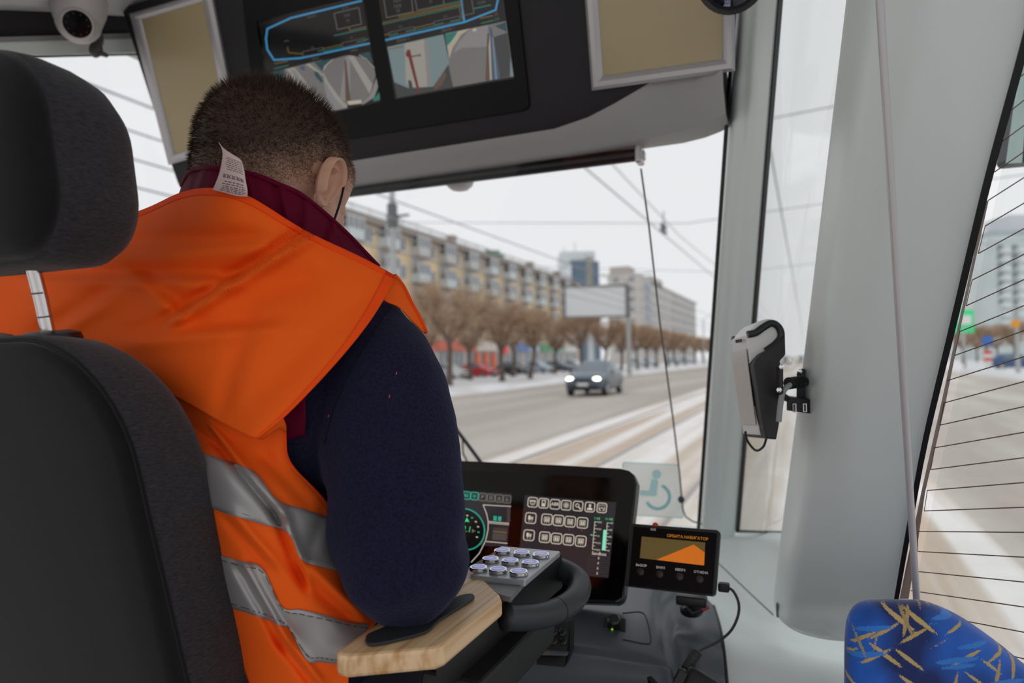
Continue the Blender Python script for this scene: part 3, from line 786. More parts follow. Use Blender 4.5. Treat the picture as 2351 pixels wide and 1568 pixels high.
b = MB(); qs = [(V(-1.5, 2.05, 1.2), V(-1.5, 1.42, 2.5))]; b.tube([V(-1.5, 2.03, 1.15), V(-1.5, 1.40, 2.52)], .05, 10); struct(obj('trim_3', b, LINING, smooth=True))
b = MB(); b.grid(pxpatch([[(-80, -70, 1.30), (60, -60, 1.38), (180, -50, 1.55), (330, -45, 1.75), (470, -40, 1.95)], [(-80, 10, 1.40), (60, 15, 1.56), (180, 22, 1.70), (330, 30, 1.9), (470, 10, 2.1)]], 12, 6)); struct(obj('trim_4', b, CEIL, smooth='all', solid=.01))

# =================================================================== OVERHEAD CONSOLE
TL22 = math.tan(math.radians(22))
OP = Plane((0, 1.42, 2.29), (0, -math.cos(math.radians(22)), -math.sin(math.radians(22))))
con = thing('overhead_console', 'charcoal overhead console across the cab above the windscreen', 'console', (-.7, 1.45, 2.27))
def face_y(z): return 1.42 - (z - 2.29) * TL22
xs = [PY(436, 375, 1.45).x, PY(460, 375, 1.45).x, -1.1, -.95, -.8, -.65, -.5, -.42, -.36, -.30, -.24, -.19, -.155, -.135]
rings = []
for X in xs:
    u = max(0, (X + .48) / .345)
    zf = 2.325 + .115 * u ** 1.3
    yb = 1.50 - .07 * max(0, (X + .25) / .12) ** 2
    ring = [V(X, face_y(2.75), 2.75), V(X, face_y(2.48), 2.48), V(X, face_y(zf + .05), zf + .05), V(X, face_y(zf) + .002, zf), V(X, face_y(zf) + .012, zf - .014),
            V(X, yb - .055, 2.288 + .04 * u), V(X, yb - .02, 2.276 + .01 * u), V(X, yb + .01, 2.274 + .008 * u), V(X, yb + .05, 2.28), V(X, yb + .06, 2.34), V(X, yb - .02, 2.50), V(X, yb - .13, 2.75)]
    rings.append(ring)
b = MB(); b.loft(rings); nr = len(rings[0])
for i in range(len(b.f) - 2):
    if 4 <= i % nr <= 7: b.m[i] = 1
obj('housing', b, [CHAR, mat('grey_lip_with_glare', (168, 168, 166), .5)], con, smooth=30)  # grey lip made paler: windscreen glare from below is put into its colour
b = MB(); rw = OP.at(1420, 120).x
# roller shade under the lip
t = thing('roller_shade', 'rolled-up black shade in a tube along the top of the windscreen', 'shade', (-.7, 1.5, 2.24))
xa, xb = PY(780, 430, 1.53).x, PY(1462, 330, 1.53).x
b = MB(); b.tube([V(xa, 1.53, 2.268), V(xb, 1.53, 2.262)], .015, 14); obj('tube', b, BLACK, t, smooth=True)
b = MB(); c = V(xb + .006, 1.53, 2.262); b.box(c, (.016, .04, .046), bev=.006); b.box(c + V(.008, 0, -.004), (.01, .018, .02), bev=.003); obj('end_bracket', b, ALU, t)
b = MB(); cp = [c + V(0, .01, -.03)] + [WS.at(x, y, .02) for x, y in ((1490, 520), (1515, 740), (1545, 960), (1560, 1085), (1565, 1140), (1568, 1170), (1574, 1186), (1590, 1197), (1612, 1203))]
b.tube(cp, .0022, 6); obj('guide_cord', b, mat('cord_grey', (96, 96, 90), .6), t, smooth=True)
b = MB(); q = WS.at(1564, 1147, .02); b.ell(q, (.009, .006, .010), nu=12, nv=8); obj('cord_stop', b, mat('cord_stop', (70, 80, 92), .5), t, smooth=True)

# monitor unit with two displays
mon = thing('camera_monitor', 'black double monitor showing door diagrams and camera pictures in the overhead console', 'monitor', OP.at(900, 250, .004))
def rq(q, r=.05, n=4):                                           # rounded pixel quad, q = TL TR BR BL
    return [bil(q, u, v) for u, v in rrect(0, 0, 1, 1, r, n)]
MQ = [(556, -60), (1178, -150), (1220, 252), (600, 352)]
b = MB(); OP.slab(b, rq(MQ, .035), -.004, .006); obj('bezel', b, mat('monitor_bezel', (9, 9, 10), .45, spec=.2), mon, bevel=.002)
def c2(X, Y): return (580 + X / 5.806, Y / 5.806)
def c3(X, Y): return (860 + X / 6.53, Y / 6.53)
DISPM = [emis('px_dark', (13, 13, 14)), emis('px_blue', (52, 126, 168)), emis('px_grey', (80, 78, 75)), emis('px_amber', (99, 80, 36)), emis('px_teal', (33, 100, 90)), emis('px_black', (10, 10, 10)),
         emis('px_road', (99, 97, 95)), emis('px_rut', (134, 131, 124)), emis('px_sky', (102, 117, 119)), emis('px_skylight', (134, 132, 124)), emis('px_red', (94, 35, 35)), emis('px_white', (164, 157, 141)),
         emis('px_brown', (82, 65, 55)), emis('px_navy', (55, 73, 102)), emis('px_darkgrey', (53, 53, 55)), emis('px_pale', (151, 144, 126)), emis('px_deep', (36, 63, 70)), emis('px_mid', (117, 115, 114))]
PXI = {n: i for i, n in enumerate('dark blue grey amber teal black road rut sky skylight red white brown navy darkgrey pale deep mid'.split())}
def screen(name, quad):
    b = MB(); OP.slab(b, quad, .0055, .0068); o = obj(name, b, GLOSSB, mon); return o
class G:
    """flat picture drawn on a display plane"""
    def __init__(s, pl, f, base): s.b = MB(); s.pl = pl; s.f = f; s.o = base
    def p(s, pts, m, lift=0): s.o += 2e-6; s.pl.poly(s.b, [s.f(*q) for q in pts], s.o + lift, PXI[m] if isinstance(m, str) else m)
    def l(s, pts, w, m): s.o += 2e-6; s.pl.line(s.b, [s.f(*q) for q in pts], w, s.o, PXI[m] if isinstance(m, str) else m)
    def rect(s, q, w, m): s.l(list(q) + [q[0]], w, m)
    def text(s, txt, x, y, size, m, ex=None):
        s.o += 2e-6; text_mesh(s.b, txt, s.pl.at(*s.f(x, y), s.o), s.pl.ex, s.pl.ey, size, PXI[m] if isinstance(m, str) else m)
L1 = screen('display', [(588, 48), (835, -10), (873, 234), (632, 292)])
g = G(OP, c2, .0070)
g.p([(80, 310), (1440, -60), (1700, 1350), (330, 1680)], 'dark')
g.l([(1450, 10), (510, 240), (195, 385), (178, 520), (195, 660), (285, 800), (640, 775), (1555, 580)], 4.2, 'blue')
g.rect([(1085, 180), (1415, 100), (1450, 320), (1130, 395)], 2.2, 'grey'); g.p([(1100, 190), (1405, 115), (1435, 310), (1140, 380)], 'black')
g.l([(1285, 365), (1295, 405), (1515, 355)], 2, 'amber'); g.l([(1090, 475), (1515, 380)], 2.4, 'teal')
g.rect([(665, 690), (940, 632), (955, 700), (680, 755)], 1.4, 'grey'); g.rect([(1190, 575), (1490, 505), (1500, 565), (1205, 630)], 1.4, 'grey')
g.l([(945, 650), (1185, 592)], 1.8, 'amber'); g.l([(960, 678), (1190, 620)], 1.8, 'teal'); g.l([(870, 682), (945, 665)], 1.8, 'teal'); g.l([(1390, 560), (1545, 520)], 1.8, 'teal')
g.l([(465, 630), (480, 700), (660, 720)], 2, 'amber'); g.l([(290, 850), (465, 815)], 2, 'amber'); g.l([(290, 915), (480, 870)], 2, 'teal')
for tx, x, y, s in (('Пантограф', 790, 220, .006), ('М/А', 1260, 205, .009), ('М', 1270, 280, .009), ('Дверь', 835, 780, .007), ('Дверь', 1355, 668, .007), ('Кран', 450, 545, .006), ('М2', 800, 635, .006), ('М1', 1320, 505, .006), ('А1-А2', 1235, 108, .006)): g.text(tx, x, y, s, 'grey')
# camera pictures of the left display
g.p([(240, 965), (920, 800), (1250, 1440), (980, 1500), (560, 1560), (320, 1500)], 'road')
g.p([(240, 965), (420, 920), (430, 1000), (300, 1110), (260, 1050)], 'deep'); g.p([(450, 920), (560, 900), (1010, 1470), (880, 1500)], 'rut'); g.p([(500, 930), (560, 930), (900, 1460), (860, 1470)], 'mid')
g.p([(700, 855), (760, 845), (950, 1000), (930, 1010)], 'rut'); g.p([(820, 950), (870, 960), (940, 1080), (920, 1110), (830, 1010)], 'deep'); g.p([(820, 830), (1060, 780), (930, 950)], 'deep'); g.p([(620, 890), (690, 880), (700, 940), (650, 930)], 'navy')
g.p([(940, 960), (1270, 1440), (1040, 1480), (960, 1180)], 'mid')
g.p([(1060, 790), (1220, 745), (1300, 735), (1480, 770), (1620, 900), (1640, 1010), (1560, 1280), (1450, 1385), (1250, 1400), (1160, 1320), (1000, 1080), (945, 960), (980, 880)], 'road')
g.p([(1240, 750), (1300, 740), (1300, 1360), (1160, 1330)], 'mid'); g.p([(1270, 745), (1350, 745), (1600, 1130), (1560, 1250)], 'rut'); g.p([(1225, 800), (1245, 800), (1310, 1360), (1240, 1360)], 'brown')
g.p([(930, 960), (985, 870), (1080, 785), (1050, 800), (960, 880)], 'white'); g.p([(940, 975), (1000, 1080), (1180, 1330), (1270, 1410), (1220, 1440), (1090, 1300), (960, 1080)], 'rut')
g.p([(1255, 1350), (1450, 1330), (1450, 1375), (1290, 1400)], 'white'); g.p([(1420, 720), (1560, 690), (1610, 850), (1540, 790)], 'deep'); g.l([(1420, 735), (1520, 790), (1620, 900)], 2, 'rut')
g.p([(1600, 1330), (1690, 1230), (1700, 1330), (1620, 1350)], 'teal'); g.p([(1560, 1280), (1650, 1040), (1672, 1160), (1620, 1300), (1470, 1395), (1450, 1385)], 'mid')
obj('screen_picture', g.b, DISPM, L1, recalc=False)
L2 = screen('display', [(876, -20), (1146, -80), (1181, 180), (908, 228)])
g = G(OP, c3, .0070)
g.p([(60, 0), (1880, -420), (2090, 1150), (310, 1490)], 'dark')
g.rect([(130, -60), (540, -150), (575, 180), (180, 265)], 2.2, 'grey'); g.p([(150, -60), (530, -140), (560, 170), (190, 250)], 'black')
g.rect([(590, -100), (1020, -200), (1040, 70), (640, 155)], 2.2, 'grey'); g.p([(605, -100), (1010, -190), (1030, 60), (650, 145)], 'black')
for k, (y0, m) in enumerate(((340, 'amber'), (365, 'teal'), (265, 'amber'), (290, 'amber'))):
    g.l([(120 if k < 2 else 360, y0 if k < 2 else y0 - 30), (1290, y0 - 265 if k < 2 else y0 - 225)], 1.8, m)
g.l([(830, 115), (1290, 15)], 1.8, 'teal'); g.l([(1300, -20), (1345, 330)], 4.4, 'blue'); g.rect([(1290, -60), (1440, -90), (1490, 195), (1345, 230)], 2, 'grey')
g.l([(1485, 130), (1740, 75)], 2.6, 'teal'); g.l([(1860, -60), (1815, 150), (1350, 330), (170, 600)], 4.4, 'blue'); g.l([(1270, 110), (1310, 285)], 2.2, 'amber')
g.rect([(215, 490), (590, 400), (605, 470), (230, 555)], 1.5, 'grey'); g.rect([(890, 325), (1275, 240), (1285, 310), (900, 400)], 1.5, 'grey')
g.l([(600, 420), (885, 350)], 2, 'amber'); g.l([(610, 455), (890, 390)], 2, 'teal'); g.l([(240, 525), (350, 500)], 2, 'teal'); g.l([(470, 470), (590, 445)], 2, 'teal'); g.l([(910, 375), (1030, 345)], 2, 'teal'); g.l([(1140, 320), (1280, 290)], 2, 'teal')
g.l([(1585, 275), (1770, 235)], 2.6, 'amber'); g.l([(1600, 350), (1785, 305)], 2.2, 'teal'); g.l([(150, 525), (210, 510)], 2, 'amber')
for tx, x, y, s, m in (('М/А', 340, 10, .011, 'grey'), ('М/А', 345, 95, .011, 'grey'), ('М', 355, 170, .011, 'grey'), ('Л', 840, 25, .011, 'grey'), ('Дверь 2', 425, 595, .009, 'grey'), ('Дверь 1', 1100, 440, .009, 'grey'), ('Кран', 1600, 35, .008, 'grey'), ('М2', 390, 405, .007, 'grey'), ('М1', 1065, 250, .007, 'grey'), ('24', 1820, 215, .008, 'amber'), ('220', 1835, 285, .008, 'teal')): g.text(tx, x, y, s, m)
g.p([(190, 705), (1030, 515), (1110, 900), (1170, 1310), (340, 1465)], 'sky')
g.p([(450, 650), (740, 590), (800, 1290), (640, 1380), (470, 1250)], 'skylight'); g.p([(740, 590), (800, 580), (850, 1250), (790, 1300)], 'mid')
g.p([(290, 1230), (500, 1320), (880, 1300), (1110, 960), (1170, 1310), (340, 1465)], 'darkgrey'); g.p([(900, 1290), (1040, 1060), (1080, 1120), (1010, 1280), (900, 1350)], 'brown'); g.p([(500, 1200), (550, 1210), (575, 1320), (520, 1340)], 'darkgrey'); g.p([(1040, 515), (1060, 515), (1110, 860), (1075, 700)], 'deep')
g.p([(480, 760), (530, 740), (685, 1395), (650, 1405)], 'red'); g.p([(465, 810), (495, 735), (545, 800), (540, 870), (480, 850)], 'red'); g.l([(550, 850), (680, 825)], 3, 'red'); g.l([(675, 810), (685, 850)], 2, 'red'); g.l([(215, 740), (430, 695)], 2.2, 'amber')
g.p([(1060, 505), (1970, 315), (2085, 1145), (1175, 1305), (1110, 900)], 'road'); g.p([(1060, 505), (1440, 425), (1300, 520), (1170, 720), (1120, 880)], 'pale'); g.p([(1060, 510), (1250, 470), (1180, 580), (1090, 690)], 'teal')
g.p([(1440, 430), (1700, 375), (1680, 700), (1300, 720), (1180, 800), (1250, 640)], 'mid'); g.p([(1690, 500), (1720, 500), (1755, 1200), (1660, 1215)], 'brown'); g.p([(1730, 500), (1755, 1195), (1730, 1200), (1710, 700)], 'pale')
g.p([(1720, 400), (1760, 440), (1875, 1180), (1765, 1200), (1745, 700)], 'navy'); g.p([(1760, 560), (1780, 560), (1840, 1185), (1810, 1190)], 'sky'); g.p([(1780, 560), (1990, 490), (2075, 1140), (1880, 1180)], 'darkgrey'); g.p([(1800, 390), (1965, 330), (1985, 480), (1860, 420)], 'deep'); g.p([(2035, 860), (2085, 1145), (2030, 1150)], 'sky'); g.p([(1465, 440), (1520, 420), (1530, 460), (1480, 475)], 'white')
obj('screen_picture', g.b, DISPM, L2, recalc=False)

# the two snap frames with blank brown backing
SNAP = mat('snap_frame_aluminium', (186, 184, 186), .38, .55)
BLANK = mat('blank_brown_backing', (176, 160, 124), .22, spec=.5)
def snap_frame(label, q, wl, glossy=False):
    t = thing('poster_frame', label, 'frame', OP.at(*bil(q, .5, 1), .0))
    qi = [bil(q, wl[0], wl[1]), bil(q, 1 - wl[0], wl[1]), bil(q, 1 - wl[0], 1 - wl[1]), bil(q, wl[0], 1 - wl[1])]
    b = MB(); OP.slab(b, [bil(q, .03, .03), bil(q, .97, .03), bil(q, .97, .97), bil(q, .03, .97)], .000, .006); obj('backing', b, BLANK, t)
    for i in range(4):
        j = (i + 1) % 4
        o0, o1, i0, i1 = OP.at(*q[i], 0), OP.at(*q[j], 0), OP.at(*qi[i], 0), OP.at(*qi[j], 0)
        n = OP.n; b = MB()
        prof = [(0, .0), (0, .008), (.25, .0155), (.6, .0155), (.92, .010), (1, .0065), (1, .0)]
        b.loft([[o0.lerp(i0, f) + n * h for f, h in prof], [o1.lerp(i1, f) + n * h for f, h in prof]]); obj('frame_rail', b, SNAP, t, smooth=30)
    return t
snap_frame('narrow aluminium snap frame with blank brown backing above the left side window', [(303, 32), (488, -22), (556, 332), (392, 378)], (.115, .058))
snap_frame('wide aluminium snap frame with blank brown backing beside the right pillar', [(1334, -150), (1688, -210), (1688, 163), (1361, 208)], (.085, .085))

# =================================================================== DASHBOARD AND DEVICES
DASH = mat('blue_grey_dash', (62, 68, 76), .38, spec=.5, bump=.05, bscale=1500)
dash = thing('dashboard', 'dark blue-grey moulded dashboard below the driver displays', 'dashboard', P(1400, 1568, 1.1))
rows = [[(1080, 1320, 1.40), (1170, 1330, 1.36), (1360, 1345, 1.34), (1480, 1335, 1.36), (1520, 1338, 1.38), (1560, 1330, 1.44), (1600, 1352, 1.43), (1636, 1388, 1.40)],
        [(1120, 1395, 1.23), (1200, 1396, 1.21), (1380, 1392, 1.21), (1480, 1385, 1.23), (1512, 1385, 1.27), (1545, 1372, 1.32), (1600, 1388, 1.34), (1645, 1418, 1.34)],
        [(1130, 1436, 1.15), (1240, 1428, 1.14), (1390, 1420, 1.15), (1490, 1425, 1.15), (1524, 1432, 1.18), (1545, 1412, 1.26), (1600, 1420, 1.28), (1652, 1450, 1.29)],
        [(1140, 1466, 1.10), (1240, 1458, 1.09), (1380, 1472, 1.075), (1506, 1488, 1.075), (1534, 1482, 1.11), (1552, 1438, 1.235), (1600, 1446, 1.24), (1655, 1478, 1.265)],
        [(1150, 1484, 1.075), (1240, 1476, 1.07), (1380, 1500, 1.048), (1520, 1522, 1.045), (1540, 1512, 1.09), (1556, 1462, 1.20), (1605, 1476, 1.22), (1660, 1502, 1.25)],
        [(1155, 1526, 1.065), (1240, 1520, 1.06), (1380, 1530, 1.042), (1530, 1552, 1.038), (1546, 1545, 1.08), (1560, 1520, 1.19), (1612, 1530, 1.21), (1664, 1550, 1.24)],
        [(1160, 1640, 1.055), (1240, 1640, 1.05), (1400, 1640, 1.036), (1536, 1640, 1.034), (1550, 1640, 1.075), (1566, 1640, 1.18), (1616, 1640, 1.20), (1668, 1640, 1.225)],
        [(1170, 2100, 1.05), (1240, 2100, 1.045), (1400, 2100, 1.034), (1536, 2100, 1.032), (1550, 2100, 1.07), (1566, 2100, 1.17), (1616, 2100, 1.19), (1668, 2100, 1.21)]]
b = MB(); b.grid(pxpatch(rows, 90, 90)); do = obj('moulding', b, DASH, dash, smooth='all')
BVH_D = surf_bvh(do)
seam([(1430, 1408), (1472, 1406), (1486, 1425), (1494, 1470), (1482, 1478), (1430, 1468)], BVH_D, dash, .0013, 'inset_panel_seam', mat('dash_seam', (38, 42, 47), .6))
seam([(1638, 1392), (1652, 1440), (1661, 1490), (1668, 1560), (1672, 1620)], BVH_S, wr, .004, 'edge_gasket', RUBBER)
c = onto(BVH_D, 1410, 1437, .002); n_ = V(.1, -.45, .88).normalized()
Rn = n_.to_track_quat('Z', 'Y').to_matrix()
b = MB(); b.box(c, (.038, .03, .006), Rn, bev=.002); obj('switch_plate', b, BLACK, dash)
b = MB(); b.lathe([(.011, 0), (.011, .012), (.008, .015)], c + n_ * .003, n_, 16); obj('rotary_switch', b, BLACK, dash, smooth=True)
b = MB(); b.ell(c + n_ * .004 + V(0, -.012, -.004), (.002, .002, .0015), nu=8, nv=6); obj('indicator_lamp', b, emis('led_green', (110, 170, 40), 1.2), dash)
c = P(1443, 1600, 1.02); ax = V(.05, -.6, .8).normalized()
b = MB(); b.lathe([(.030, -.03), (.047, -.02), (.049, -.002), (.046, .004), (.040, .004), (.036, -.004), (.030, -.006), (.001, -.006)], c, ax, 40); obj('round_cup_holder', b, BLACK, dash, smooth=30)
# storage recess with lit switches beneath the armrest
b = MB(); q = [P(1238, 1440, 1.055), P(1310, 1425, 1.06), P(1308, 1500, 1.03), P(1296, 1532, 1.02), P(1232, 1526, 1.02)]; b.prism(q, V(0, .02, 0)); obj('storage_recess', b, BLACK, dash)
b = MB(); b.prism([P(1240, 1490, 1.03), P(1306, 1495, 1.028), P(1304, 1502, 1.02), P(1238, 1500, 1.02)], V(0, -.006, 0)); obj('recess_lip', b, DASH, dash)
b = MB(); b.box(P(1252, 1456, 1.035), (.005, .004, .018)); obj('indicator_lamp', b, emis('led_red', (200, 40, 50), 1.0), dash)
b = MB(); b.box(P(1250, 1471, 1.033), (.006, .004, .007)); obj('indicator_lamp', b, emis('led_amber', (220, 160, 40), 1.0), dash)
for k, (x, y) in enumerate(((1272, 1452), (1292, 1452), (1272, 1472), (1294, 1472))):
    b = MB(); b.lathe([(.0065, 0), (.0065, .003), (.004, .004)], P(x, y, 1.042), (0, -.8, .6), 6); obj('hex_key', b, mat('hex_key_black', (30, 30, 32), .4), dash)

# instrument display ------------------------------------------------------------------
T27 = math.radians(27)
DP = Plane((0, 1.25, 1.59), (0, -math.cos(T27), math.sin(T27)))
dd = thing('driver_display', 'wide black instrument display with a speed dial and lit touch buttons', 'display', DP.at(1250, 1385))
outl = [(850, 1052)] + [(1040, 1066), (1300, 1078), (1432, 1086), (1452, 1091), (1464, 1101), (1470, 1118), (1466, 1160), (1455, 1250), (1441, 1372), (1436, 1386), (1424, 1392), (1300, 1388), (1040, 1372), (820, 1358)]
b = MB(); DP.slab(b, outl, -.03, 0); obj('housing', b, mat('display_housing', (20, 19, 20), .3, spec=.5), dd, bevel=.004)
b = MB(); DP.slab(b, [(858, 1062), (1040, 1078), (1430, 1099), (1450, 1105), (1455, 1122), (1428, 1372), (1415, 1378), (1040, 1362), (830, 1350)], 0, .0008); obj('cover_glass', b, GLOSSB, dd)
def c5(X, Y): return (1020 + X / 5.467, 1080 + Y / 5.467)
DM = [emis('dp_base', (40, 38, 42)), emis('dp_line', (196, 186, 170)), emis('dp_teal', (40, 160, 136)), emis('dp_mint', (120, 226, 186)), emis('dp_dim', (104, 98, 90)), emis('dp_green', (60, 205, 130)), emis('dp_amber', (150, 118, 40)), emis('dp_white', (222, 214, 200)), emis('dp_black', (10, 10, 11)), emis('dp_red', (150, 60, 40)), emis('dp_mid', (62, 58, 56))]
PXI.update({n: i for i, n in enumerate('Dbase Dline Dteal Dmint Ddim Dgreen Damber Dwhite Dblack Dred Dmid'.split())})
g = G(DP, c5, .0009)
g.p([(1010, 310), (2160, 400), (2060, 1350), (920, 1250)], 'Dbase')
def icon(cx, cy, s, m, glyph):
    sh = .085
    def f(u, v): return (cx + u * s / 2 - v * s * .05, cy + v * s / 2 + u * s * sh / 2 * 1.0)
    q = [f(u * 2 - 1, v * 2 - 1) for u, v in rrect(0, 0, 1, 1, .22, 3)]
    g.l(q + [q[0]], 2.0, m)
    L = lambda pts, w=1.5, mm=m: g.l([f(*p) for p in pts], w, mm)
    Pp = lambda pts, mm=m: g.p([f(*p) for p in pts], mm)
    if glyph == 'door':
        L([(-.5, -.45), (.5, -.45), (.5, .35), (-.5, .35), (-.5, -.45)], 1.4); Pp([(-.32, -.3), (-.05, -.3), (-.05, .3), (-.32, .3)]); Pp([(.08, -.3), (.34, -.3), (.34, .3), (.08, .3)])
        for q_ in (-.4, 0, .4): Pp([(q_ - .1, .5), (q_ + .1, .5), (q_ + .1, .62), (q_ - .1, .62)])
    elif glyph == 'door1':
        Pp([(-.5, -.45), (-.05, -.45), (-.05, .35), (-.4, .35), (-.5, .1)]); Pp([(.02, -.3), (.2, -.3), (.2, .3), (.02, .3)]); Pp([(.28, -.3), (.45, -.3), (.45, .3), (.28, .3)])
        for q_ in (-.25, .25): Pp([(q_ - .1, .5), (q_ + .1, .5), (q_ + .1, .62), (q_ - .1, .62)])
    elif glyph == 'cam':
        Pp([(-.65, -.45), (.65, -.45), (.65, -.15), (-.65, -.15)]); L([(-.5, -.1), (-.4, .35), (0, .55), (.4, .35), (.5, -.1)], 1.5); Pp([(-.12, .1), (.12, .1), (.12, .3), (-.12, .3)])
    elif glyph == 'post':
        L([(-.35, -.6), (.35, -.6), (.35, -.1)], 2); Pp([(-.4, 0), (.4, 0), (.4, .65), (-.4, .65)]); Pp([(-.4, -.6), (-.25, -.6), (-.25, 0), (-.4, 0)])
    elif glyph == 'sun':
        for a in range(10):
            t = a / 10 * 2 * math.pi; L([(.3 * math.cos(t), .3 * math.sin(t)), (.66 * math.cos(t), .66 * math.sin(t))], 1.2)
        q_ = [(.2 * math.cos(t / 8 * 6.283), .2 * math.sin(t / 8 * 6.283)) for t in range(9)]; L(q_, 1.4)
    elif glyph == 'lens':
        q_ = [(-.15 + .35 * math.cos(t / 12 * 6.283), -.12 + .35 * math.sin(t / 12 * 6.283)) for t in range(13)]; L(q_, 1.6); L([(.12, .15), (.6, .6)], 3)
    elif glyph == 'man':
        Pp([(.27 * math.cos(t / 10 * 6.283), -.32 + .32 * math.sin(t / 10 * 6.283)) for t in range(10)]); Pp([(-.2, .05), (.2, .05), (.55, .3), (.6, .65), (-.6, .65), (-.55, .3)])
    elif glyph == 'auto':
        L([(-.6, -.1), (-.5, .5), (-.2, .55)], 1.8); L([(.6, -.1), (.5, .5), (.2, .55)], 1.8); L([(-.35, .15), (0, -.05), (.35, .15)], 1.5)
    elif glyph == 'bar': Pp([(-.5, -.3), (.5, -.3), (.5, -.15), (-.5, -.15)]); Pp([(-.5, 0), (.5, 0), (.5, .15), (-.5, .15)]); Pp([(-.4, .3), (.4, .3), (.4, .42), (-.4, .42)])
    elif glyph == 'dot': q_ = [(.35 * math.cos(t / 10 * 6.283), .35 * math.sin(t / 10 * 6.283)) for t in range(11)]; L(q_, 1.8); Pp([(-.7, -.3), (-.45, -.3), (-.45, .3), (-.7, .3)])
    elif glyph == 'slash': Pp([(-.4, -.5), (.5, -.5), (-.4, .55)])
    elif glyph == 'pair': Pp([(-.4, -.6), (-.1, -.6), (-.1, .6), (-.4, .6)]); Pp([(.1, -.6), (.4, -.6), (.4, .6), (.1, .6)])
    elif glyph == 'hat': Pp([(-.5, .1), (-.2, -.4), (.2, -.4), (.5, .1)]); L([(-.5, .4), (.5, .4)], 2)
    elif glyph == 'chair': L([(-.1, -.5), (-.1, .1), (.3, .1)], 2); L([(.35, .3), (.1, .55), (-.3, .45), (-.35, .1)], 1.5)
for (x, y), gl in zip(((1110, 400), (1247, 412), (1390, 425), (1530, 437), (1678, 447), (1828, 460), (1978, 470)), ('cam', 'post', 'abr', 'sun', 'lens', 'man', 'auto')): icon(x, y, 118, 'Dline', gl)
g.p([(1335, 385), (1440, 393), (1440, 462), (1335, 454)], 'Dbase'); g.text('ABR', 1390, 425, .0088, 'Dwhite'); g.text('AUTO', 1978, 440, .005, 'Dline')
for x, y in ((1288, 615), (1433, 628), (1580, 643), (1735, 658), (1260, 838), (1408, 855), (1560, 870), (1713, 888)): icon(x, y, 130, 'Dline', 'door')
for x, y in ((1085, 598), (1063, 813)): icon(x, y, 130, 'Dline', 'door1')
for k, (x, y) in enumerate(((1262, 718), (1412, 732), (1567, 745), (1722, 760))): g.text(str(k + 1), x, y, .005, 'Ddim')
g.l([(1890, 640), (1860, 990)], 1.4, 'Dline'); g.l([(2045, 655), (2022, 1005)], 1.4, 'Dline')
for k in range(9):
    y = 645 + k * 43; g.l([(1888 - k * 3.6, y), (1888 - k * 3.6 + (45 if k % 2 == 0 else 24), y + 3)], 1.2, 'Dline'); g.l([(2043 - k * 2.8, y + 14), (2043 - k * 2.8 + (45 if k % 2 == 0 else 24), y + 17)], 1.2, 'Dline')
for k, tx in enumerate(('300', '150', '0', '-150', '-300')): g.text(tx, 1953 - k * 7, 652 + k * 87, .0048, 'Dline')
for k, tx in enumerate(('40', '30', '20', '10', '0')): g.text(tx, 2102 - k * 9, 662 + k * 87, .0048, 'Dline')
g.text('I AB', 1920, 604, .0062, 'Dgreen'); g.text('U AB', 2070, 612, .0062, 'Dgreen'); g.p([(1998, 745), (2034, 748), (2016, 1005), (1978, 1002)], 'Dmint'); g.l([(1838, 808), (1862, 812)], 2, 'Dgreen')
g.text('Sandbox', 1943, 1047, .0078, 'Dwhite')
for k in range(4):
    y = 1098 + 64 * k; x = 1815 - 6 * k; g.rect([(x, y - 25), (x + 255, y - 5), (x + 252, y + 32), (x - 3, y + 12)], .8, 'Dmid'); g.text('8', x + 122, y + 4, .006, 'Dline')
# left half: dial
g.p([(-400, 200), (850, 296), (790, 960), (-420, 900)], 'Dbase')
for (x, y), (m, gl) in zip(((190, 310), (282, 315), (380, 322), (482, 335), (585, 345), (688, 352), (788, 362)), (('Dline', 'dot'), ('Dteal', 'dot'), ('Dteal', 'bar'), ('Ddim', 'slash'), ('Ddim', 'pair'), ('Ddim', 'hat'), ('Ddim', 'chair'))):
    icon(x, y, 92, m, gl)
ct = lambda R, a, ky=1.06: (262 + R * math.cos(a) - R * math.sin(a) * -.03, 738 + R * ky * math.sin(a) + R * .06 * math.cos(a))
g.p([ct(245, t / 40 * 6.283) for t in range(40)], 'Dblack'); g.l([ct(243, t / 48 * 6.283) for t in range(49)], 2.6, 'Dteal')
for k in range(12):
    a = math.radians(-210 + k * 240 / 11); x, y = ct(168, a); g.p([(x - 12, y - 8), (x + 12, y - 5), (x + 12, y + 10), (x - 12, y + 7)], 'Dteal' if k % 3 == 1 else 'Dline')
g.p([(285, 590), (315, 650), (285, 640), (252, 648)], 'Dgreen'); g.text('62.1', 262, 738, .016, 'Dgreen'); g.p([(350, 735), (392, 762), (345, 782)], 'Ddim'); g.p([(180, 500), (235, 500), (235, 560), (205, 560)], 'Dteal')
g.l([(835, 452), (488, 432), (530, 540), (552, 640), (550, 740), (520, 880), (440, 1040), (340, 1150)], 1.8, 'Dline'); g.l([(550, 640), (810, 665)], 1.8, 'Dline'); g.l([(556, 660), (808, 682)], 1.4, 'Dline'); g.l([(530, 892), (790, 915)], 1.8, 'Dline')
g.p([(620, 570), (660, 574), (656, 632), (616, 628)], 'Dteal'); g.p([(678, 576), (718, 580), (714, 636), (674, 632)], 'Dteal')
for k in range(9): g.l([(790, 475 + k * 20), (830, 478 + k * 20)], .8, 'Ddim')
g.p([(615, 715), (790, 728), (778, 880), (600, 866)], 'Dmid'); g.l([(612, 765), (785, 780)], 1.0, 'Damber')
for k in range(4): g.l([(608 - k * 2, 800 + k * 20), (782 - k * 2, 812 + k * 20)], .6, 'Ddim')
obj('screen_picture', g.b, DM, dd, recalc=False)

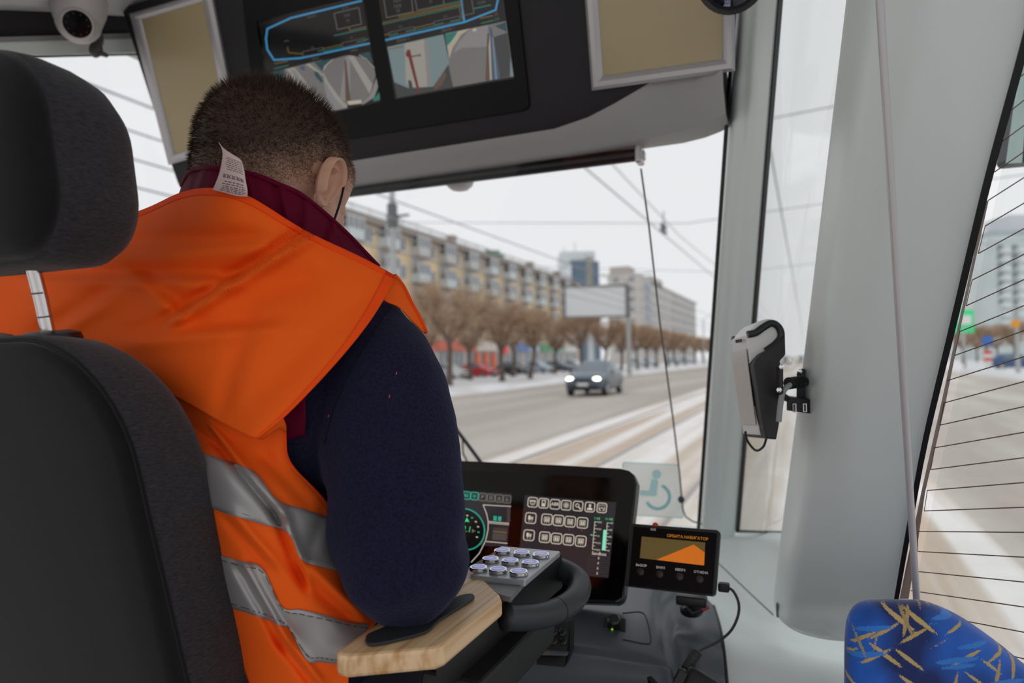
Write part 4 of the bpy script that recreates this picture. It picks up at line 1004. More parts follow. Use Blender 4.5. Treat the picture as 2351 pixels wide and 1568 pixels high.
# navigator ----------------------------------------------------------------------------
T22 = math.radians(22)
nc = P(1545, 1290, 1.12)
NP = Plane(nc, (0.03, -math.cos(T22), math.sin(T22)))
nav = thing('route_navigator', 'small black navigator box with an amber display and four keys on a dash mount', 'navigator', P(1590, 1385, 1.2))
b = MB(); NP.slab(b, [(1452, 1206), (1648, 1221), (1656, 1226), (1645, 1366), (1638, 1370), (1440, 1347)], -.022, 0); obj('case', b, mat('navigator_case', (22, 20, 20), .5), nav, bevel=.002)
b = MB(); NP.slab(b, [(1455, 1209), (1646, 1224), (1636, 1365), (1443, 1344)], 0, .0006); obj('front_film', b, mat('navigator_film', (12, 6, 6), .4, spec=.1), nav)
def n8(X, Y): return (1400 + X / 4.357, 1040 + Y / 4.357)
NM = [emis('nv_olive', (82, 66, 26)), emis('nv_amber', (196, 100, 0), .95), emis('nv_text', (176, 170, 168), .8), emis('nv_amber_text', (196, 122, 20), .9), mat('nv_key', (44, 26, 26), .45), emis('nv_ink', (52, 42, 20))]
g = G(NP, n8, .0007)
g.p([(320, 835), (955, 895), (943, 1125), (300, 1050)], 0); g.p([(465, 1068), (840, 915), (950, 995), (943, 1125)], 1)
g.text('ОРБИТА.НАВИГАТОР', 776, 845, .0064, 3); g.text('ВЫБОР', 315, 1125, .0052, 2); g.text('ВНИЗ', 508, 1147, .0052, 2); g.text('ВВЕРХ', 706, 1170, .0052, 2); g.text('ОТМЕНА', 912, 1195, .0052, 2); g.text('SOS', 434, 766, .0052, 2)
g.l([(425, 880), (440, 900)], 1, 5); g.l([(455, 868), (455, 905)], 1, 5); g.l([(370, 860), (370, 895)], 1, 5)
obj('display_print', g.b, NM, nav, recalc=False)
for X, Y in ((310, 1188), (500, 1210), (700, 1235), (902, 1262)):
    b = MB(); b.lathe([(.0058, 0), (.0058, .0016), (.005, .002)], NP.at(*n8(X, Y), .0004), NP.n, 18); obj('key', b, NM[4], nav, smooth=30)
b = MB(); q = P(1502, 1208, 1.13); b.ell(q + V(0, .01, 0), (.005, .004, .004), nu=10, nv=6); obj('sos_button', b, mat('sos_red', (190, 60, 50), .4), nav, smooth=True)
b = MB(); c = P(1588, 1378, 1.15); b.lathe([(.020, 0), (.020, .01), (.012, .014), (.010, .035)], P(1588, 1402, 1.19), (0, -.3, 1), 16); b.box(c, (.05, .02, .016), bev=.003); obj('mount', b, BLACK, nav, smooth=30)
b = MB(); b.tube([P(1612, 1400, 1.17), P(1626, 1392, 1.17)], .0045, 8); obj('red_sleeve', b, mat('sleeve_red', (170, 50, 50), .5), nav, smooth=True)
b = MB(); b.tube([P(1572, 1392, 1.17), P(1588, 1408, 1.17), P(1612, 1400, 1.17)], .0045, 8); obj('supply_lead', b, BLACK, nav, smooth=True)
b = MB(); b.box(P(1662, 1348, 1.115), (.018, .014, .014), bev=.003); obj('plug', b, BLACK, nav)
# coiled handset lead and microphone
mic = thing('microphone_handset', 'black handset with a coiled lead at the foot of the dashboard', 'handset', P(1590, 1568, 1.06))
cp = crom([(1668, 1347, 1.11), (1684, 1358, 1.10), (1696, 1385, 1.09), (1694, 1415, 1.085), (1678, 1448, 1.085), (1650, 1472, 1.09), (1618, 1488, 1.09), (1602, 1496, 1.085)], 40)
b = MB(); b.tube([P(*q) for q in cp], .0022, 8); obj('lead', b, mat('lead_grey', (52, 50, 54), .5), mic, smooth=True)
b = MB(); p0, p1 = P(1602, 1496, 1.085), P(1576, 1536, 1.07); ax = (p1 - p0).normalized(); x_ = ax.cross(V(0, 0, 1)).normalized(); y_ = ax.cross(x_)
b.tube([p0.lerp(p1, k / 140) + (x_ * math.cos(k / 14 * 6.283) + y_ * math.sin(k / 14 * 6.283)) * .0068 for k in range(141)], .0021, 6); obj('coil', b, MATS['lead_grey'], mic, smooth=True)
Rm = (ray(1590, 1590)).to_track_quat('Y', 'Z').to_matrix() @ Matrix.Rotation(.5, 3, 'Y')
b = MB(); b.box(P(1602, 1600, 1.04), (.062, .03, .07), Rm, bev=.01); obj('handset_body', b, BLACK, mic, smooth=30)
b = MB(); b.box(P(1560, 1560, 1.05), (.016, .02, .03), Rm, bev=.003); obj('talk_key', b, BLACK, mic)

# =================================================================== CONTROL ARMREST
AZ = 1.53
def az(px, py, z=AZ): return PZ(px, py, z)
arm = thing('control_armrest', 'wooden armrest with a nine-button keypad and black grip beside the driver seat', 'armrest', V(-.36, .74, 1.1))
def wood_mat():
    m = bpy.data.materials.new('ash_wood'); m.use_nodes = True; t = m.node_tree; b = t.nodes['Principled BSDF']
    b.inputs['Roughness'].default_value = .42
    tc = t.nodes.new('ShaderNodeTexCoord'); mp = t.nodes.new('ShaderNodeMapping'); mp.inputs['Scale'].default_value = (150, 3, 45); mp.inputs['Rotation'].default_value = (0, 0, .05)
    n = t.nodes.new('ShaderNodeTexNoise'); n.inputs['Scale'].default_value = 1; n.inputs['Detail'].default_value = 2
    cr = t.nodes.new('ShaderNodeValToRGB'); cr.color_ramp.elements[0].position = .36; cr.color_ramp.elements[1].position = .62
    cr.color_ramp.elements[0].color = lin((196, 150, 100)); cr.color_ramp.elements[1].color = lin((232, 198, 156))
    t.links.new(tc.outputs['Object'], mp.inputs[0]); t.links.new(mp.outputs[0], n.inputs[0]); t.links.new(n.outputs[0], cr.inputs[0]); t.links.new(cr.outputs[0], b.inputs['Base Color'])
    return m
WOOD = wood_mat()
wq = [(772, 1492), (874, 1424), (960, 1374), (1078, 1303), (1086, 1306), (1148, 1364), (1152, 1374), (1020, 1480), (1000, 1488), (800, 1506), (776, 1502)]
b = MB(); b.prism([az(*q) for q in wq], V(0, 0, -.021)); obj('wooden_rest', b, WOOD, arm, bevel=.004)
pq = crom([(838, 1476), (846, 1460), (900, 1438), (960, 1415), (1040, 1378), (1075, 1368), (1089, 1372), (1080, 1384), (1010, 1428), (990, 1448), (960, 1462), (880, 1481), (848, 1484), (838, 1476)], 40)[:-1]
b = MB(); b.prism([az(x, y, AZ + .001) for x, y in pq], V(0, 0, .003)); obj('black_pad', b, mat('pad_black', (40, 42, 46), .6), arm, bevel=.001)
CTRL = mat('control_black', (24, 24, 26), .5, bump=.05, bscale=900)
b = MB(); bx_ = [az(1000, 1496, AZ - .023), az(1152, 1376, AZ - .023), az(1292, 1268, AZ - .003), az(1152, 1254, AZ - .003), az(1060, 1310, AZ - .023)]
b.prism(bx_, V(0, 0, -.05)); obj('control_box', b, CTRL, arm, bevel=.003)
b = MB(); b.prism([V(-.40, .66, 1.46), V(-.325, .66, 1.46), V(-.325, .90, 1.46), V(-.40, .90, 1.46)], V(0, -.02, -.045)); obj('lower_box', b, CTRL, arm, bevel=.004)
b = MB(); b.prism([V(-.385, .68, 1.42), V(-.335, .68, 1.42), V(-.335, .74, 1.42), V(-.385, .74, 1.42)], V(0, .02, -.36)); obj('upright', b, mat('upright_black', (30, 30, 32), .5), arm, bevel=.004)
b = MB(); b.prism([V(-.52, .70, 1.12), V(-.34, .70, 1.12), V(-.34, .75, 1.12), V(-.52, .75, 1.12)], V(0, 0, -.05)); obj('seat_bracket', b, MATS['upright_black'], arm)
kp = [(1150, 1253), (1286, 1265), (1205, 1333), (1082, 1321)]
PADM = mat('keypad_grey', (172, 175, 180), .36, .35)
b = MB(); b.prism([az(x, y, AZ + .004) for x, y in kp], V(0, 0, -.008)); kpad = obj('keypad_plate', b, PADM, arm, bevel=.0015)
b = MB(); b.prism([az(x, y, AZ - .002) for x, y in ((1098, 1322), (1204, 1335), (1172, 1371), (1142, 1362))], V(0, 0, -.006))
def tread_mat():
    m = bpy.data.materials.new('patterned_plate'); m.use_nodes = True; t = m.node_tree; b = t.nodes['Principled BSDF']; b.inputs['Roughness'].default_value = .45; b.inputs['Base Color'].default_value = lin((112, 114, 118))
    tc = t.nodes.new('ShaderNodeTexCoord'); v = t.nodes.new('ShaderNodeTexVoronoi'); v.inputs['Scale'].default_value = 420; v.distance = 'CHEBYCHEV'
    t.links.new(tc.outputs['Object'], v.inputs[0]); bp = t.nodes.new('ShaderNodeBump'); bp.inputs['Strength'].default_value = .6; bp.inputs['Distance'].default_value = .001
    t.links.new(v.outputs[0], bp.inputs['Height']); t.links.new(bp.outputs[0], b.inputs['Normal']); return m
obj('textured_plate', b, tread_mat(), arm)
CHROME = mat('chrome', (214, 214, 216), .14, .95)
for X, Y in ((728, 993), (972, 1018), (1213, 1040), (580, 1097), (828, 1120), (1080, 1143), (430, 1205), (677, 1230), (935, 1257)):
    x, y = c5(X, Y); c = az(x, y, AZ + .009)
    c.z = AZ + .0042
    b = MB(); b.lathe([(.0112, 0), (.0118, .001), (.0118, .0036), (.0108, .0048), (.009, .0048)], c, (0, 0, 1), 28); o = obj('button', b, CHROME, kpad, smooth=30)
    b = MB(); b.lathe([(.0001, .0047), (.0090, .0047), (.0090, .0050), (.0001, .0052)], c, (0, 0, 1), 28, caps=False)
    r0_, r1_ = .0062, .0078
    n = 32
    b.loft([[c + V(r0_ * math.cos(k / n * 6.2832), r0_ * math.sin(k / n * 6.2832), .0053) for k in range(n)], [c + V(r1_ * math.cos(k / n * 6.2832), r1_ * math.sin(k / n * 6.2832), .00525) for k in range(n)]], m=1, caps=False)
    obj('button_cap', b, [mat('button_white', (236, 238, 244), .3, .1), mat('button_ring_blue', (120, 124, 230), .3, emit=(110, 112, 240), estr=.5)], kpad, smooth=30)
hp = crom([(1268, 1300, .985), (1300, 1312, .965), (1326, 1330, .945), (1331, 1352, .92), (1314, 1380, .885), (1278, 1402, .855), (1235, 1415, .83), (1190, 1418, .81), (1160, 1416, .80)], 40)
b = MB(); b.tube([P(*q) for q in hp], [.0135] + [.0155] * 38 + [.0165], 18); grip = obj('grip_handle', b, mat('grip_black', (52, 54, 58), .46, spec=.4, bump=.04, bscale=1500), arm, smooth='all')
for i in (24, 25):
    p, q = P(*hp[i]), P(*hp[i + 1]); b = MB()
    if i == 24: b.lathe([(.0158, -.0006), (.0158, .0006)], p, q - p, 24, caps=False); obj('grip_seam', b, RUBBER, grip)

# =================================================================== SMALL FITTINGS
# accessibility sticker on the windscreen, seen from behind
st = thing('wheelchair_sticker', 'translucent pale square sticker with a blue-green wheelchair symbol on the windscreen', 'sticker', WS.at(1500, 1195, .004))
def s8(X, Y): return (1400 + X / 4.357, 1040 + Y / 4.357)
def translucent(name, rgb, a):
    m = bpy.data.materials.new(name); m.use_nodes = True; t = m.node_tree; t.nodes.clear()
    o = t.nodes.new('ShaderNodeOutputMaterial'); tr = t.nodes.new('ShaderNodeBsdfTransparent'); d = t.nodes.new('ShaderNodeBsdfTranslucent'); df = t.nodes.new('ShaderNodeBsdfDiffuse')
    d.inputs[0].default_value = lin(rgb); df.inputs[0].default_value = lin(rgb); a1 = t.nodes.new('ShaderNodeMixShader'); a1.inputs[0].default_value = .35
    mx = t.nodes.new('ShaderNodeMixShader'); mx.inputs[0].default_value = a
    t.links.new(d.outputs[0], a1.inputs[1]); t.links.new(df.outputs[0], a1.inputs[2]); t.links.new(tr.outputs[0], mx.inputs[1]); t.links.new(a1.outputs[0], mx.inputs[2]); t.links.new(mx.outputs[0], o.inputs[0])
    MATS[name] = m; return m
STW, STT = translucent('sticker_white', (238, 240, 236), .62), translucent('sticker_teal', (168, 222, 230), .7)
SQ = [s8(128, 92), s8(690, 118), s8(735, 650), s8(150, 615)]
b = MB(); WS.slab(b, rq(SQ, .05), .003, .0034); obj('film', b, STW, st)
b = MB()
qo = rq(SQ, .05); cx_ = sum(q[0] for q in qo) / len(qo); cy_ = sum(q[1] for q in qo) / len(qo)
for (p, q) in zip(qo, qo[1:] + qo[:1]): WS.line(b, [p, q], 2.6, .0036)
C_ = lambda cx, cy, r, n=20, a0=0, a1=360: [(cx + r * math.cos(math.radians(a0 + (a1 - a0) * k / n)), cy + r * math.sin(math.radians(a0 + (a1 - a0) * k / n))) for k in range(n + 1)]
WS.poly(b, [s8(*q) for q in C_(467, 212, 47)[:-1]], .0037)
WS.poly(b, [s8(*q) for q in ((412, 268), (430, 260), (470, 262), (485, 285), (470, 425), (455, 435), (300, 425), (300, 372), (395, 376))], .0037)
arc = C_(480, 440, 118, 24, -68, 152); WS.line(b, [s8(*q) for q in arc], 7.5, .0037)
obj('symbol', b, STT, st)

# wipers outside
wp = thing('wiper', 'black windscreen wiper arms parked at the bottom of the glass', 'wiper', WS.at(1080, 1080, -.03))
b = MB(); b.tube([WS.at(980, 880, -.04), WS.at(1032, 965, -.04), WS.at(1075, 1022, -.045), WS.at(1112, 1072, -.05), WS.at(1150, 1130, -.05)], .006, 8); obj('arm', b, mat('wiper_black', (48, 54, 62), .5), wp, smooth=True)
b = MB(); b.tube([WS.at(985, 960, -.04), WS.at(1032, 1022, -.04), WS.at(1070, 1078, -.045), WS.at(1100, 1130, -.05)], .005, 8); obj('arm', b, MATS['wiper_black'], wp, smooth=True)
b = MB(); b.tube([WS.at(1062, 1005, -.045), WS.at(1063, 1040, -.05), WS.at(1080, 1075, -.05)], .003, 6); obj('hose', b, MATS['wiper_black'], wp, smooth=True)

# ceiling dome camera at upper left
WHITEP = mat('white_plastic', (196, 190, 188), .4)
d1 = thing('dome_camera', 'white dome camera with a black lens ring hanging from the ceiling corner', 'camera', P(182, 8, 1.6))
c = P(180, 2, 1.6); dn = (V(0, 0, -1)).normalized()
b = MB(); b.lathe([(0.00118, -0.01180), (0.05900, -0.00944), (0.05959, 0.00472), (0.05782, 0.02596), (0.05074, 0.04720), (0.04720, 0.05428)], c, dn, 32); obj('mount_ring', b, WHITEP, d1, smooth=40)
look = (CAM + V(-.15, 0, -.15) - c).normalized(); bc = c + dn * .0496
b = MB(); b.ell(bc, (.0484, .0484, .0484), nu=28, nv=18); obj('eyeball', b, WHITEP, d1, smooth=True)
b = MB(); b.lathe([(0.03186, 0.03304), (0.03540, 0.04248), (0.03304, 0.05015), (0.02891, 0.04779)], bc, look, 32); obj('lens_rim', b, WHITEP, d1, smooth=40)
b = MB(); b.lathe([(0.03092, 0.04012), (0.02891, 0.04897), (0.00118, 0.04980)], bc, look, 32); obj('lens_window', b, mat('lens_black', (12, 13, 16), .12), d1)
b = MB(); x_ = look.cross(V(0, 0, 1)).normalized(); y_ = look.cross(x_)
for k in range(10):
    a = k / 10 * 6.283; b.lathe([(.0017, 0), (0.00142, 0.00118)], bc + look * .049 + (x_ * math.cos(a) + y_ * math.sin(a)) * .0224, look, 8)
obj('led_ring', b, mat('led_grey', (70, 68, 66), .3), d1)
kb = thing('window_catch', 'dark grey turning catch hanging under the left window header', 'catch', P(222, 128, 1.71))
b = MB(); b.tube([P(228, 82, 1.72), P(228, 100, 1.715)], (.010), 10); obj('stem', b, mat('catch_grey', (74, 72, 74), .5), kb, smooth=True)
b = MB(); b.ell(P(220, 114, 1.71), (.020, .013, .020), nu=16, nv=10); b.tube([P(226, 120, 1.71), P(246, 128, 1.71)], [.008, .005], 8); obj('knob', b, MATS['catch_grey'], kb, smooth=True)
# small dome under the console
d2 = thing('sensor_dome', 'small pale dome sensor under the edge of the roller shade', 'sensor', P(1055, 438, 1.7))
b = MB(); c = PY(1055, 404, 1.585); b.lathe([(.001, .012), (.040, .012), (.042, 0), (.040, -.012), (.034, -.026), (.022, -.036), (.001, -.041)], c, (0, 0, 1), 28, caps=False); obj('dome', b, mat('sensor_pale', (206, 200, 200), .45), d2, smooth=True)
b = MB(); b.ell(c + V(-.012, -.034, -.014), (.004, .003, .003), nu=10, nv=6); obj('lens', b, BLACK, d2)
# round mirror at the top edge
rm = thing('round_mirror', 'small round convex mirror in a black rim beside the wide snap frame', 'mirror', P(1680, 26, 1.12))
c = P(1680, -52, 1.12); ax = (CAM - c).normalized() + V(-.15, 0, -.25); ax.normalize()
b = MB(); b.lathe([(.001, -.012), (.050, -.01), (.0565, -.004), (.057, .004), (.053, .007), (.049, .004)], c, ax, 40); obj('rim', b, BLACK, rm, smooth=35)
b = MB(); b.lathe([(.0495, .003), (.035, .0055), (.018, .007), (.0005, .0075)], c, ax, 40, caps=False); obj('mirror_glass', b, mat('mirror_silver', (225, 228, 230), .03, 1.0), rm, smooth=True)
b = MB(); b.tube([c - ax * .01, c - ax * .03 + V(0, .03, .06), V(c.x, c.y + .05, 2.76)], .007, 10); obj('stalk', b, BLACK, rm, smooth=True)
# outside mirror beyond the wired window
sm = thing('side_mirror', 'large black exterior mirror hanging outside the wired side window', 'mirror', P(2330, 390, 1.35))
SMP = Plane(P(2380, 270, 1.32), FWD * -1 + RGT * -.1, RGT)
b = MB(); SMP.slab(b, [(2322, 60), (2500, 45), (2490, 372), (2290, 390), (2284, 378)], -.05, 0); obj('housing', b, mat('mirror_housing', (58, 64, 70), .45), sm, bevel=.006)
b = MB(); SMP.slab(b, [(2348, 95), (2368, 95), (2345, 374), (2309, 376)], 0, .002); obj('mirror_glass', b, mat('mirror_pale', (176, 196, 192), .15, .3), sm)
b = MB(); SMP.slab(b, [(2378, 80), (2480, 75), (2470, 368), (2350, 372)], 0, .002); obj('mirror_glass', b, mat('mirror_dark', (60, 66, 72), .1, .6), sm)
b = MB(); p = P(2400, 60, 1.34); b.tube([p, p + V(0, .02, .15), p + V(-.1, .0, .35)], .012, 8); obj('arm', b, BLACK, sm)

# grab pole in front of the right pillar
b = MB(); b.tube([P(2008, -190, .71), P(2020, 0, .725), P(2062, 690, .79), P(2106, 1400, .86), P(2140, 1900, .93)], .0041, 14)
tag(obj('grab_pole', b, mat('pole_grey_white', (196, 192, 194), .35, .25), smooth=True), 'slim grey-white pole rising in front of the right pillar behind the blue seat', 'pole')

# payment terminal ----------------------------------------------------------------------
pt = thing('payment_terminal', 'white handheld payment terminal clipped in a black holder on the right pillar', 'terminal', P(1755, 1010, 1.1))
TW = P(1679, 781, 1.155) - P(1713, 769, 1.08)
def tpl(pts, d=1.08): return [P(x, y, d) for x, y in pts]
body = crom([(1713, 769), (1735, 745), (1752, 734), (1772, 733), (1790, 742), (1797, 762), (1790, 780), (1772, 797), (1748, 813), (1732, 828), (1734, 860), (1742, 930), (1752, 1000)], 40) + [(1742, 999), (1728, 880)]
WT = mat('terminal_white', (232, 232, 232), .35)
b = MB(); b.prism(tpl(body), TW); obj('case', b, WT, pt, bevel=.002)
b = MB(); sc_ = [P(1716, 800, 1.0795), P(1739, 975, 1.0795), P(1739, 975, 1.0795) + TW * .96, P(1716, 800, 1.0795) + TW * .96]
nrm = (sc_[1] - sc_[0]).cross(TW).normalized()
if nrm.dot(CAM - sc_[0]) < 0: nrm = -nrm
b.prism([q + nrm * .0015 + TW * .02 for q in sc_], nrm * .001); obj('touch_screen', b, mat('terminal_screen', (196, 190, 184), .12, spec=.6), pt)
b = MB(); 
for k in range(3): b.box(P(1701 - k * 5, 782 + k * .8, 1.095 + k * .012), (.003, .003, .005))
obj('camera_dots', b, BLACK, pt)
hold = [(1730, 828), (1745, 812), (1770, 799), (1790, 782), (1798, 770), (1799, 815), (1786, 830), (1790, 850), (1784, 870), (1786, 965), (1778, 1009), (1755, 1006), (1744, 960), (1736, 900), (1726, 838)]
b = MB(); q = tpl(hold, 1.068); b.prism([p + TW * -.12 for p in q], TW * 1.25); obj('holder', b, mat('holder_black', (32, 32, 34), .5), pt, bevel=.002)
b = MB(); hk = crom([(1716, 768), (1735, 764), (1752, 752), (1772, 742), (1788, 752), (1793, 772), (1780, 790), (1758, 806)], 30); b.tube([P(x, y, 1.078) for x, y in hk], .0058, 10); obj('hook_band', b, mat('hook_black', (34, 38, 40), .4), pt, smooth=True); b = MB(); b.tube([P(x, y, 1.078) + TW for x, y in hk], .0058, 8); obj('hook_band', b, MATS['hook_black'], pt, smooth=True)
b = MB(); b.tube([P(*q) for q in crom([(1711, 990, 1.09), (1716, 1012, 1.09), (1735, 1034, 1.09), (1752, 1026, 1.085), (1760, 1005, 1.08)], 20)], .0019, 8); obj('strap_loop', b, BLACK, pt, smooth=True)
br = thing('terminal_bracket', 'black bracket plate with twin sockets screwed to the right pillar', 'bracket', P(1850, 950, 1.075))
c0 = P(1846, 890, 1.09)
b = MB(); q = [P(x, y, 1.095) for x, y in ((1829, 856), (1840, 846), (1852, 850), (1858, 880), (1860, 920), (1858, 930), (1828, 930))]; b.prism(q, V(.01, .08, 0)); obj('plate', b, mat('bracket_grey', (70, 72, 76), .5), br, bevel=.001)
b = MB(); b.prism([P(x, y, 1.063) for x, y in ((1806, 910), (1862, 918), (1862, 950), (1806, 942))], V(.0, .03, 0)); obj('socket_box', b, BLACK, br, bevel=.001)
for x in (1824, 1848):
    b = MB(); b.box(P(x, 936, 1.061), (.0062, .003, .0140), bev=.001); o = obj('usb_socket', b, CHROME, br)
    b = MB(); b.box(P(x, 936, 1.06), (.0036, .001, .0112)); obj('usb_slot', b, mat('usb_dark', (60, 52, 50), .4), o)
b = MB(); b.tube([P(1812, 880, 1.045), P(1846, 876, 1.07)], .0085, 12)
for k in range(5): b.lathe([(.0095, -.0012), (.0095, .0012)], P(1812 + k * 7, 880 - k, 1.045 + k * .005), P(1846, 876, 1.07) - P(1812, 880, 1.045), 12)
obj('cable_gland', b, BLACK, br, smooth=30)
b = MB(); b.tube([P(*q) for q in crom([(1818, 882, 1.045), (1805, 890, 1.04), (1796, 905, 1.037), (1791, 935, 1.035), (1788, 968, 1.035)], 20)], .0042, 10); obj('grey_cable', b, mat('cable_grey', (150, 152, 154), .5), br, smooth=True)
for x, y, d in ((1836, 852, 1.085), (1845, 878, 1.063), (1795, 842, 1.03), (1789, 895, 1.03)):
    b = MB(); b.lathe([(.004, 0), (.004, .004), (.0015, .0045)], P(x, y, d), (0, -1, 0), 6); obj('screw', b, CHROME, br)
b = MB(); b.tube([P(1790, 842, 1.035), P(1790, 900, 1.035), P(1806, 915, 1.055)], .005, 8); obj('pivot_arm', b, BLACK, br, smooth=True)

# blue patterned passenger seat ----------------------------------------------------------
def moquette():
    m = bpy.data.materials.new('blue_moquette'); m.use_nodes = True; t = m.node_tree; b = t.nodes['Principled BSDF']; b.inputs['Roughness'].default_value = .9; b.inputs['Sheen Weight'].default_value = .25
    tc = t.nodes.new('ShaderNodeTexCoord'); prev = None
    nz = t.nodes.new('ShaderNodeTexNoise'); nz.inputs['Scale'].default_value = 14; t.links.new(tc.outputs['Object'], nz.inputs[0])
    cr = t.nodes.new('ShaderNodeValToRGB'); cr.color_ramp.elements[0].color = lin((8, 34, 96)); cr.color_ramp.elements[1].color = lin((24, 92, 190)); cr.color_ramp.elements[0].position = .38; cr.color_ramp.elements[1].position = .6
    t.links.new(nz.outputs[0], cr.inputs[0]); prev = cr.outputs[0]
    fz = t.nodes.new('ShaderNodeTexNoise'); fz.inputs['Scale'].default_value = 700; fz.inputs['Detail'].default_value = 2; t.links.new(tc.outputs['Object'], fz.inputs[0])
    for k, (rot, sx, sz, off, col, thr) in enumerate(((.5, 12, 95, 0, (182, 156, 96), .22), (-.7, 10, 85, 3.3, (190, 164, 104), .20), (1.35, 11, 90, 7.7, (176, 148, 92), .20), (.1, 12, 80, 5.2, (48, 120, 206), .26), (-1.2, 9, 80, 1.9, (160, 140, 96), .16))):
        mp = t.nodes.new('ShaderNodeMapping'); mp.vector_type = 'TEXTURE' if False else 'POINT'
        r1 = t.nodes.new('ShaderNodeMapping'); r1.inputs['Rotation'].default_value = (0, rot, 0); t.links.new(tc.outputs['Object'], r1.inputs[0])
        mp.inputs['Scale'].default_value = (sx, 8, sz); mp.inputs['Location'].default_value = (off, off, off); t.links.new(r1.outputs[0], mp.inputs[0])
        v = t.nodes.new('ShaderNodeTexVoronoi'); v.inputs['Scale'].default_value = 1; v.inputs['Randomness'].default_value = 1; t.links.new(mp.outputs[0], v.inputs[0])
        ad = t.nodes.new('ShaderNodeMath'); ad.operation = 'MULTIPLY_ADD'; ad.inputs[1].default_value = .22; t.links.new(fz.outputs[0], ad.inputs[0]); t.links.new(v.outputs['Distance'], ad.inputs[2])
        lt = t.nodes.new('ShaderNodeMath'); lt.operation = 'LESS_THAN'; lt.inputs[1].default_value = thr + .11; t.links.new(ad.outputs[0], lt.inputs[0])
        mx = t.nodes.new('ShaderNodeMix'); mx.data_type = 'RGBA'; mx.inputs[7].default_value = lin(col); t.links.new(lt.outputs[0], mx.inputs[0]); t.links.new(prev, mx.inputs[6]); prev = mx.outputs[2]
    t.links.new(prev, b.inputs['Base Color'])
    bp = t.nodes.new('ShaderNodeBump'); bp.inputs['Strength'].default_value = .25; bp.inputs['Distance'].default_value = .001; t.links.new(fz.outputs[0], bp.inputs['Height']); t.links.new(bp.outputs[0], b.inputs['Normal'])
    return m
ps = thing('passenger_seat', 'passenger seat in blue moquette with yellow scribbles below the wired window', 'seat', P(2200, 1900, .8))
oc = crom([(1938, 1800), (1938, 1560), (1940, 1450), (1950, 1405), (1975, 1381), (2020, 1376), (2080, 1376), (2125, 1380), (2200, 1412), (2290, 1474), (2351, 1524), (2440, 1590), (2520, 1700), (2540, 1820)], 60)
cx_ = 2200; cy_ = 1640
def ins(f): return [(cx_ + (x - cx_) * f, cy_ + (y - cy_) * f) for x, y in oc]
b = MB(); b.loft([[P(x, y, d) for x, y in ins(f)] for f, d in ((.62, .726), (.80, .728), (.92, .734), (.975, .744), (1.0, .762), (1.0, .785), (.98, .800), (.93, .812), (.7, .82))]); obj('backrest', b, moquette(), ps, smooth='all')
b = MB(); c = P(2240, 1830, .80); b.box(V(c.x, c.y - .02, c.z - .22), (.30, .05, .5), bev=.01); obj('shell', b, mat('seat_shell', (90, 92, 98), .5), ps)

# =================================================================== DRIVER SEAT
def fabric(name, rgb, streak):
    m = bpy.data.materials.new(name); m.use_nodes = True; t = m.node_tree; b = t.nodes['Principled BSDF']; b.inputs['Roughness'].default_value = .95; b.inputs['Specular IOR Level'].default_value = .15
    b.inputs['Sheen Weight'].default_value = .15
    tc = t.nodes.new('ShaderNodeTexCoord'); mp = t.nodes.new('ShaderNodeMapping'); mp.inputs['Scale'].default_value = (150, 150, 800); mp.inputs['Rotation'].default_value = (.25, .25, 0)
    n = t.nodes.new('ShaderNodeTexNoise'); n.inputs['Scale'].default_value = 1; n.inputs['Detail'].default_value = 6; n.inputs['Roughness'].default_value = .7
    cr = t.nodes.new('ShaderNodeValToRGB'); cr.color_ramp.elements[0].position = .35; cr.color_ramp.elements[1].position = .68
    lo = tuple(int(c * (1 - streak)) for c in rgb); hi = tuple(int(c * (1 + streak)) for c in rgb)
    cr.color_ramp.elements[0].color = lin(lo); cr.color_ramp.elements[1].color = lin(hi)
    t.links.new(tc.outputs['Object'], mp.inputs[0]); t.links.new(mp.outputs[0], n.inputs[0]); t.links.new(n.outputs[0], cr.inputs[0]); t.links.new(cr.outputs[0], b.inputs['Base Color'])
    bp = t.nodes.new('ShaderNodeBump'); bp.inputs['Strength'].default_value = .3; bp.inputs['Distance'].default_value = .001; t.links.new(n.outputs[0], bp.inputs['Height']); t.links.new(bp.outputs[0], b.inputs['Normal'])
    MATS[name] = m; return m
SEATF = fabric('grey_melange_fabric', (50, 49, 53), .30)
SEATB = fabric('plain_back_fabric', (25, 25, 26), .14)
seat = thing('driver_chair', 'dark grey fabric driver seat with a headrest on chrome posts', 'seat', V(-.76, .62, .86))
def cushion(x0, x1, z0, z1, rad, ystart, layers, recl, zref, n=10, tap=0.0, thk=0.0):
    """rounded slab: outline in X-Z, layers (inset, y), sheared by recline"""
    rings = []
    for inset, y in layers:
        pts = rrect(x0 + inset, z0 + inset, x1 - inset, z1 - inset, max(rad - inset * .6, .008), n)
        rings.append([V(x + (x - (x0 + x1) / 2) / ((x1 - x0) / 2) * (zref - z) * tap, ystart + y * (1 + (zref - .08 - z) * thk) + (zref - z) * recl, z) for x, z in pts])
    return rings
b = MB(); b.loft(cushion(-.985, -.566, 1.18, 1.832, .12, .410, ((.002, .012), (-.001, .022), (0, .05), (.002, .075), (.008, .09), (.024, .101), (.06, .106)), .236, 1.80, thk=1.0)); bk = obj('backrest', b, SEATF, seat, smooth='all')
b = MB(); b.loft(cushion(-.985, -.566, 1.18, 1.832, .12, .410, ((.06, .000), (.018, .001), (.008, .004), (.006, .012)), .236, 1.80, thk=1.0)); obj('back_panel', b, SEATB, seat, smooth='all')
b = MB(); rg = cushion(-.985, -.566, 1.18, 1.832, .12, .410, ((.0035, .012),), .236, 1.80, thk=1.0)[0]; b.tube(rg, .0022, 6, closed=True); obj('piping', b, SEATB, bk, smooth='all')
HR = ((.05, .0), (.02, .004), (.007, .013), (.002, .022))
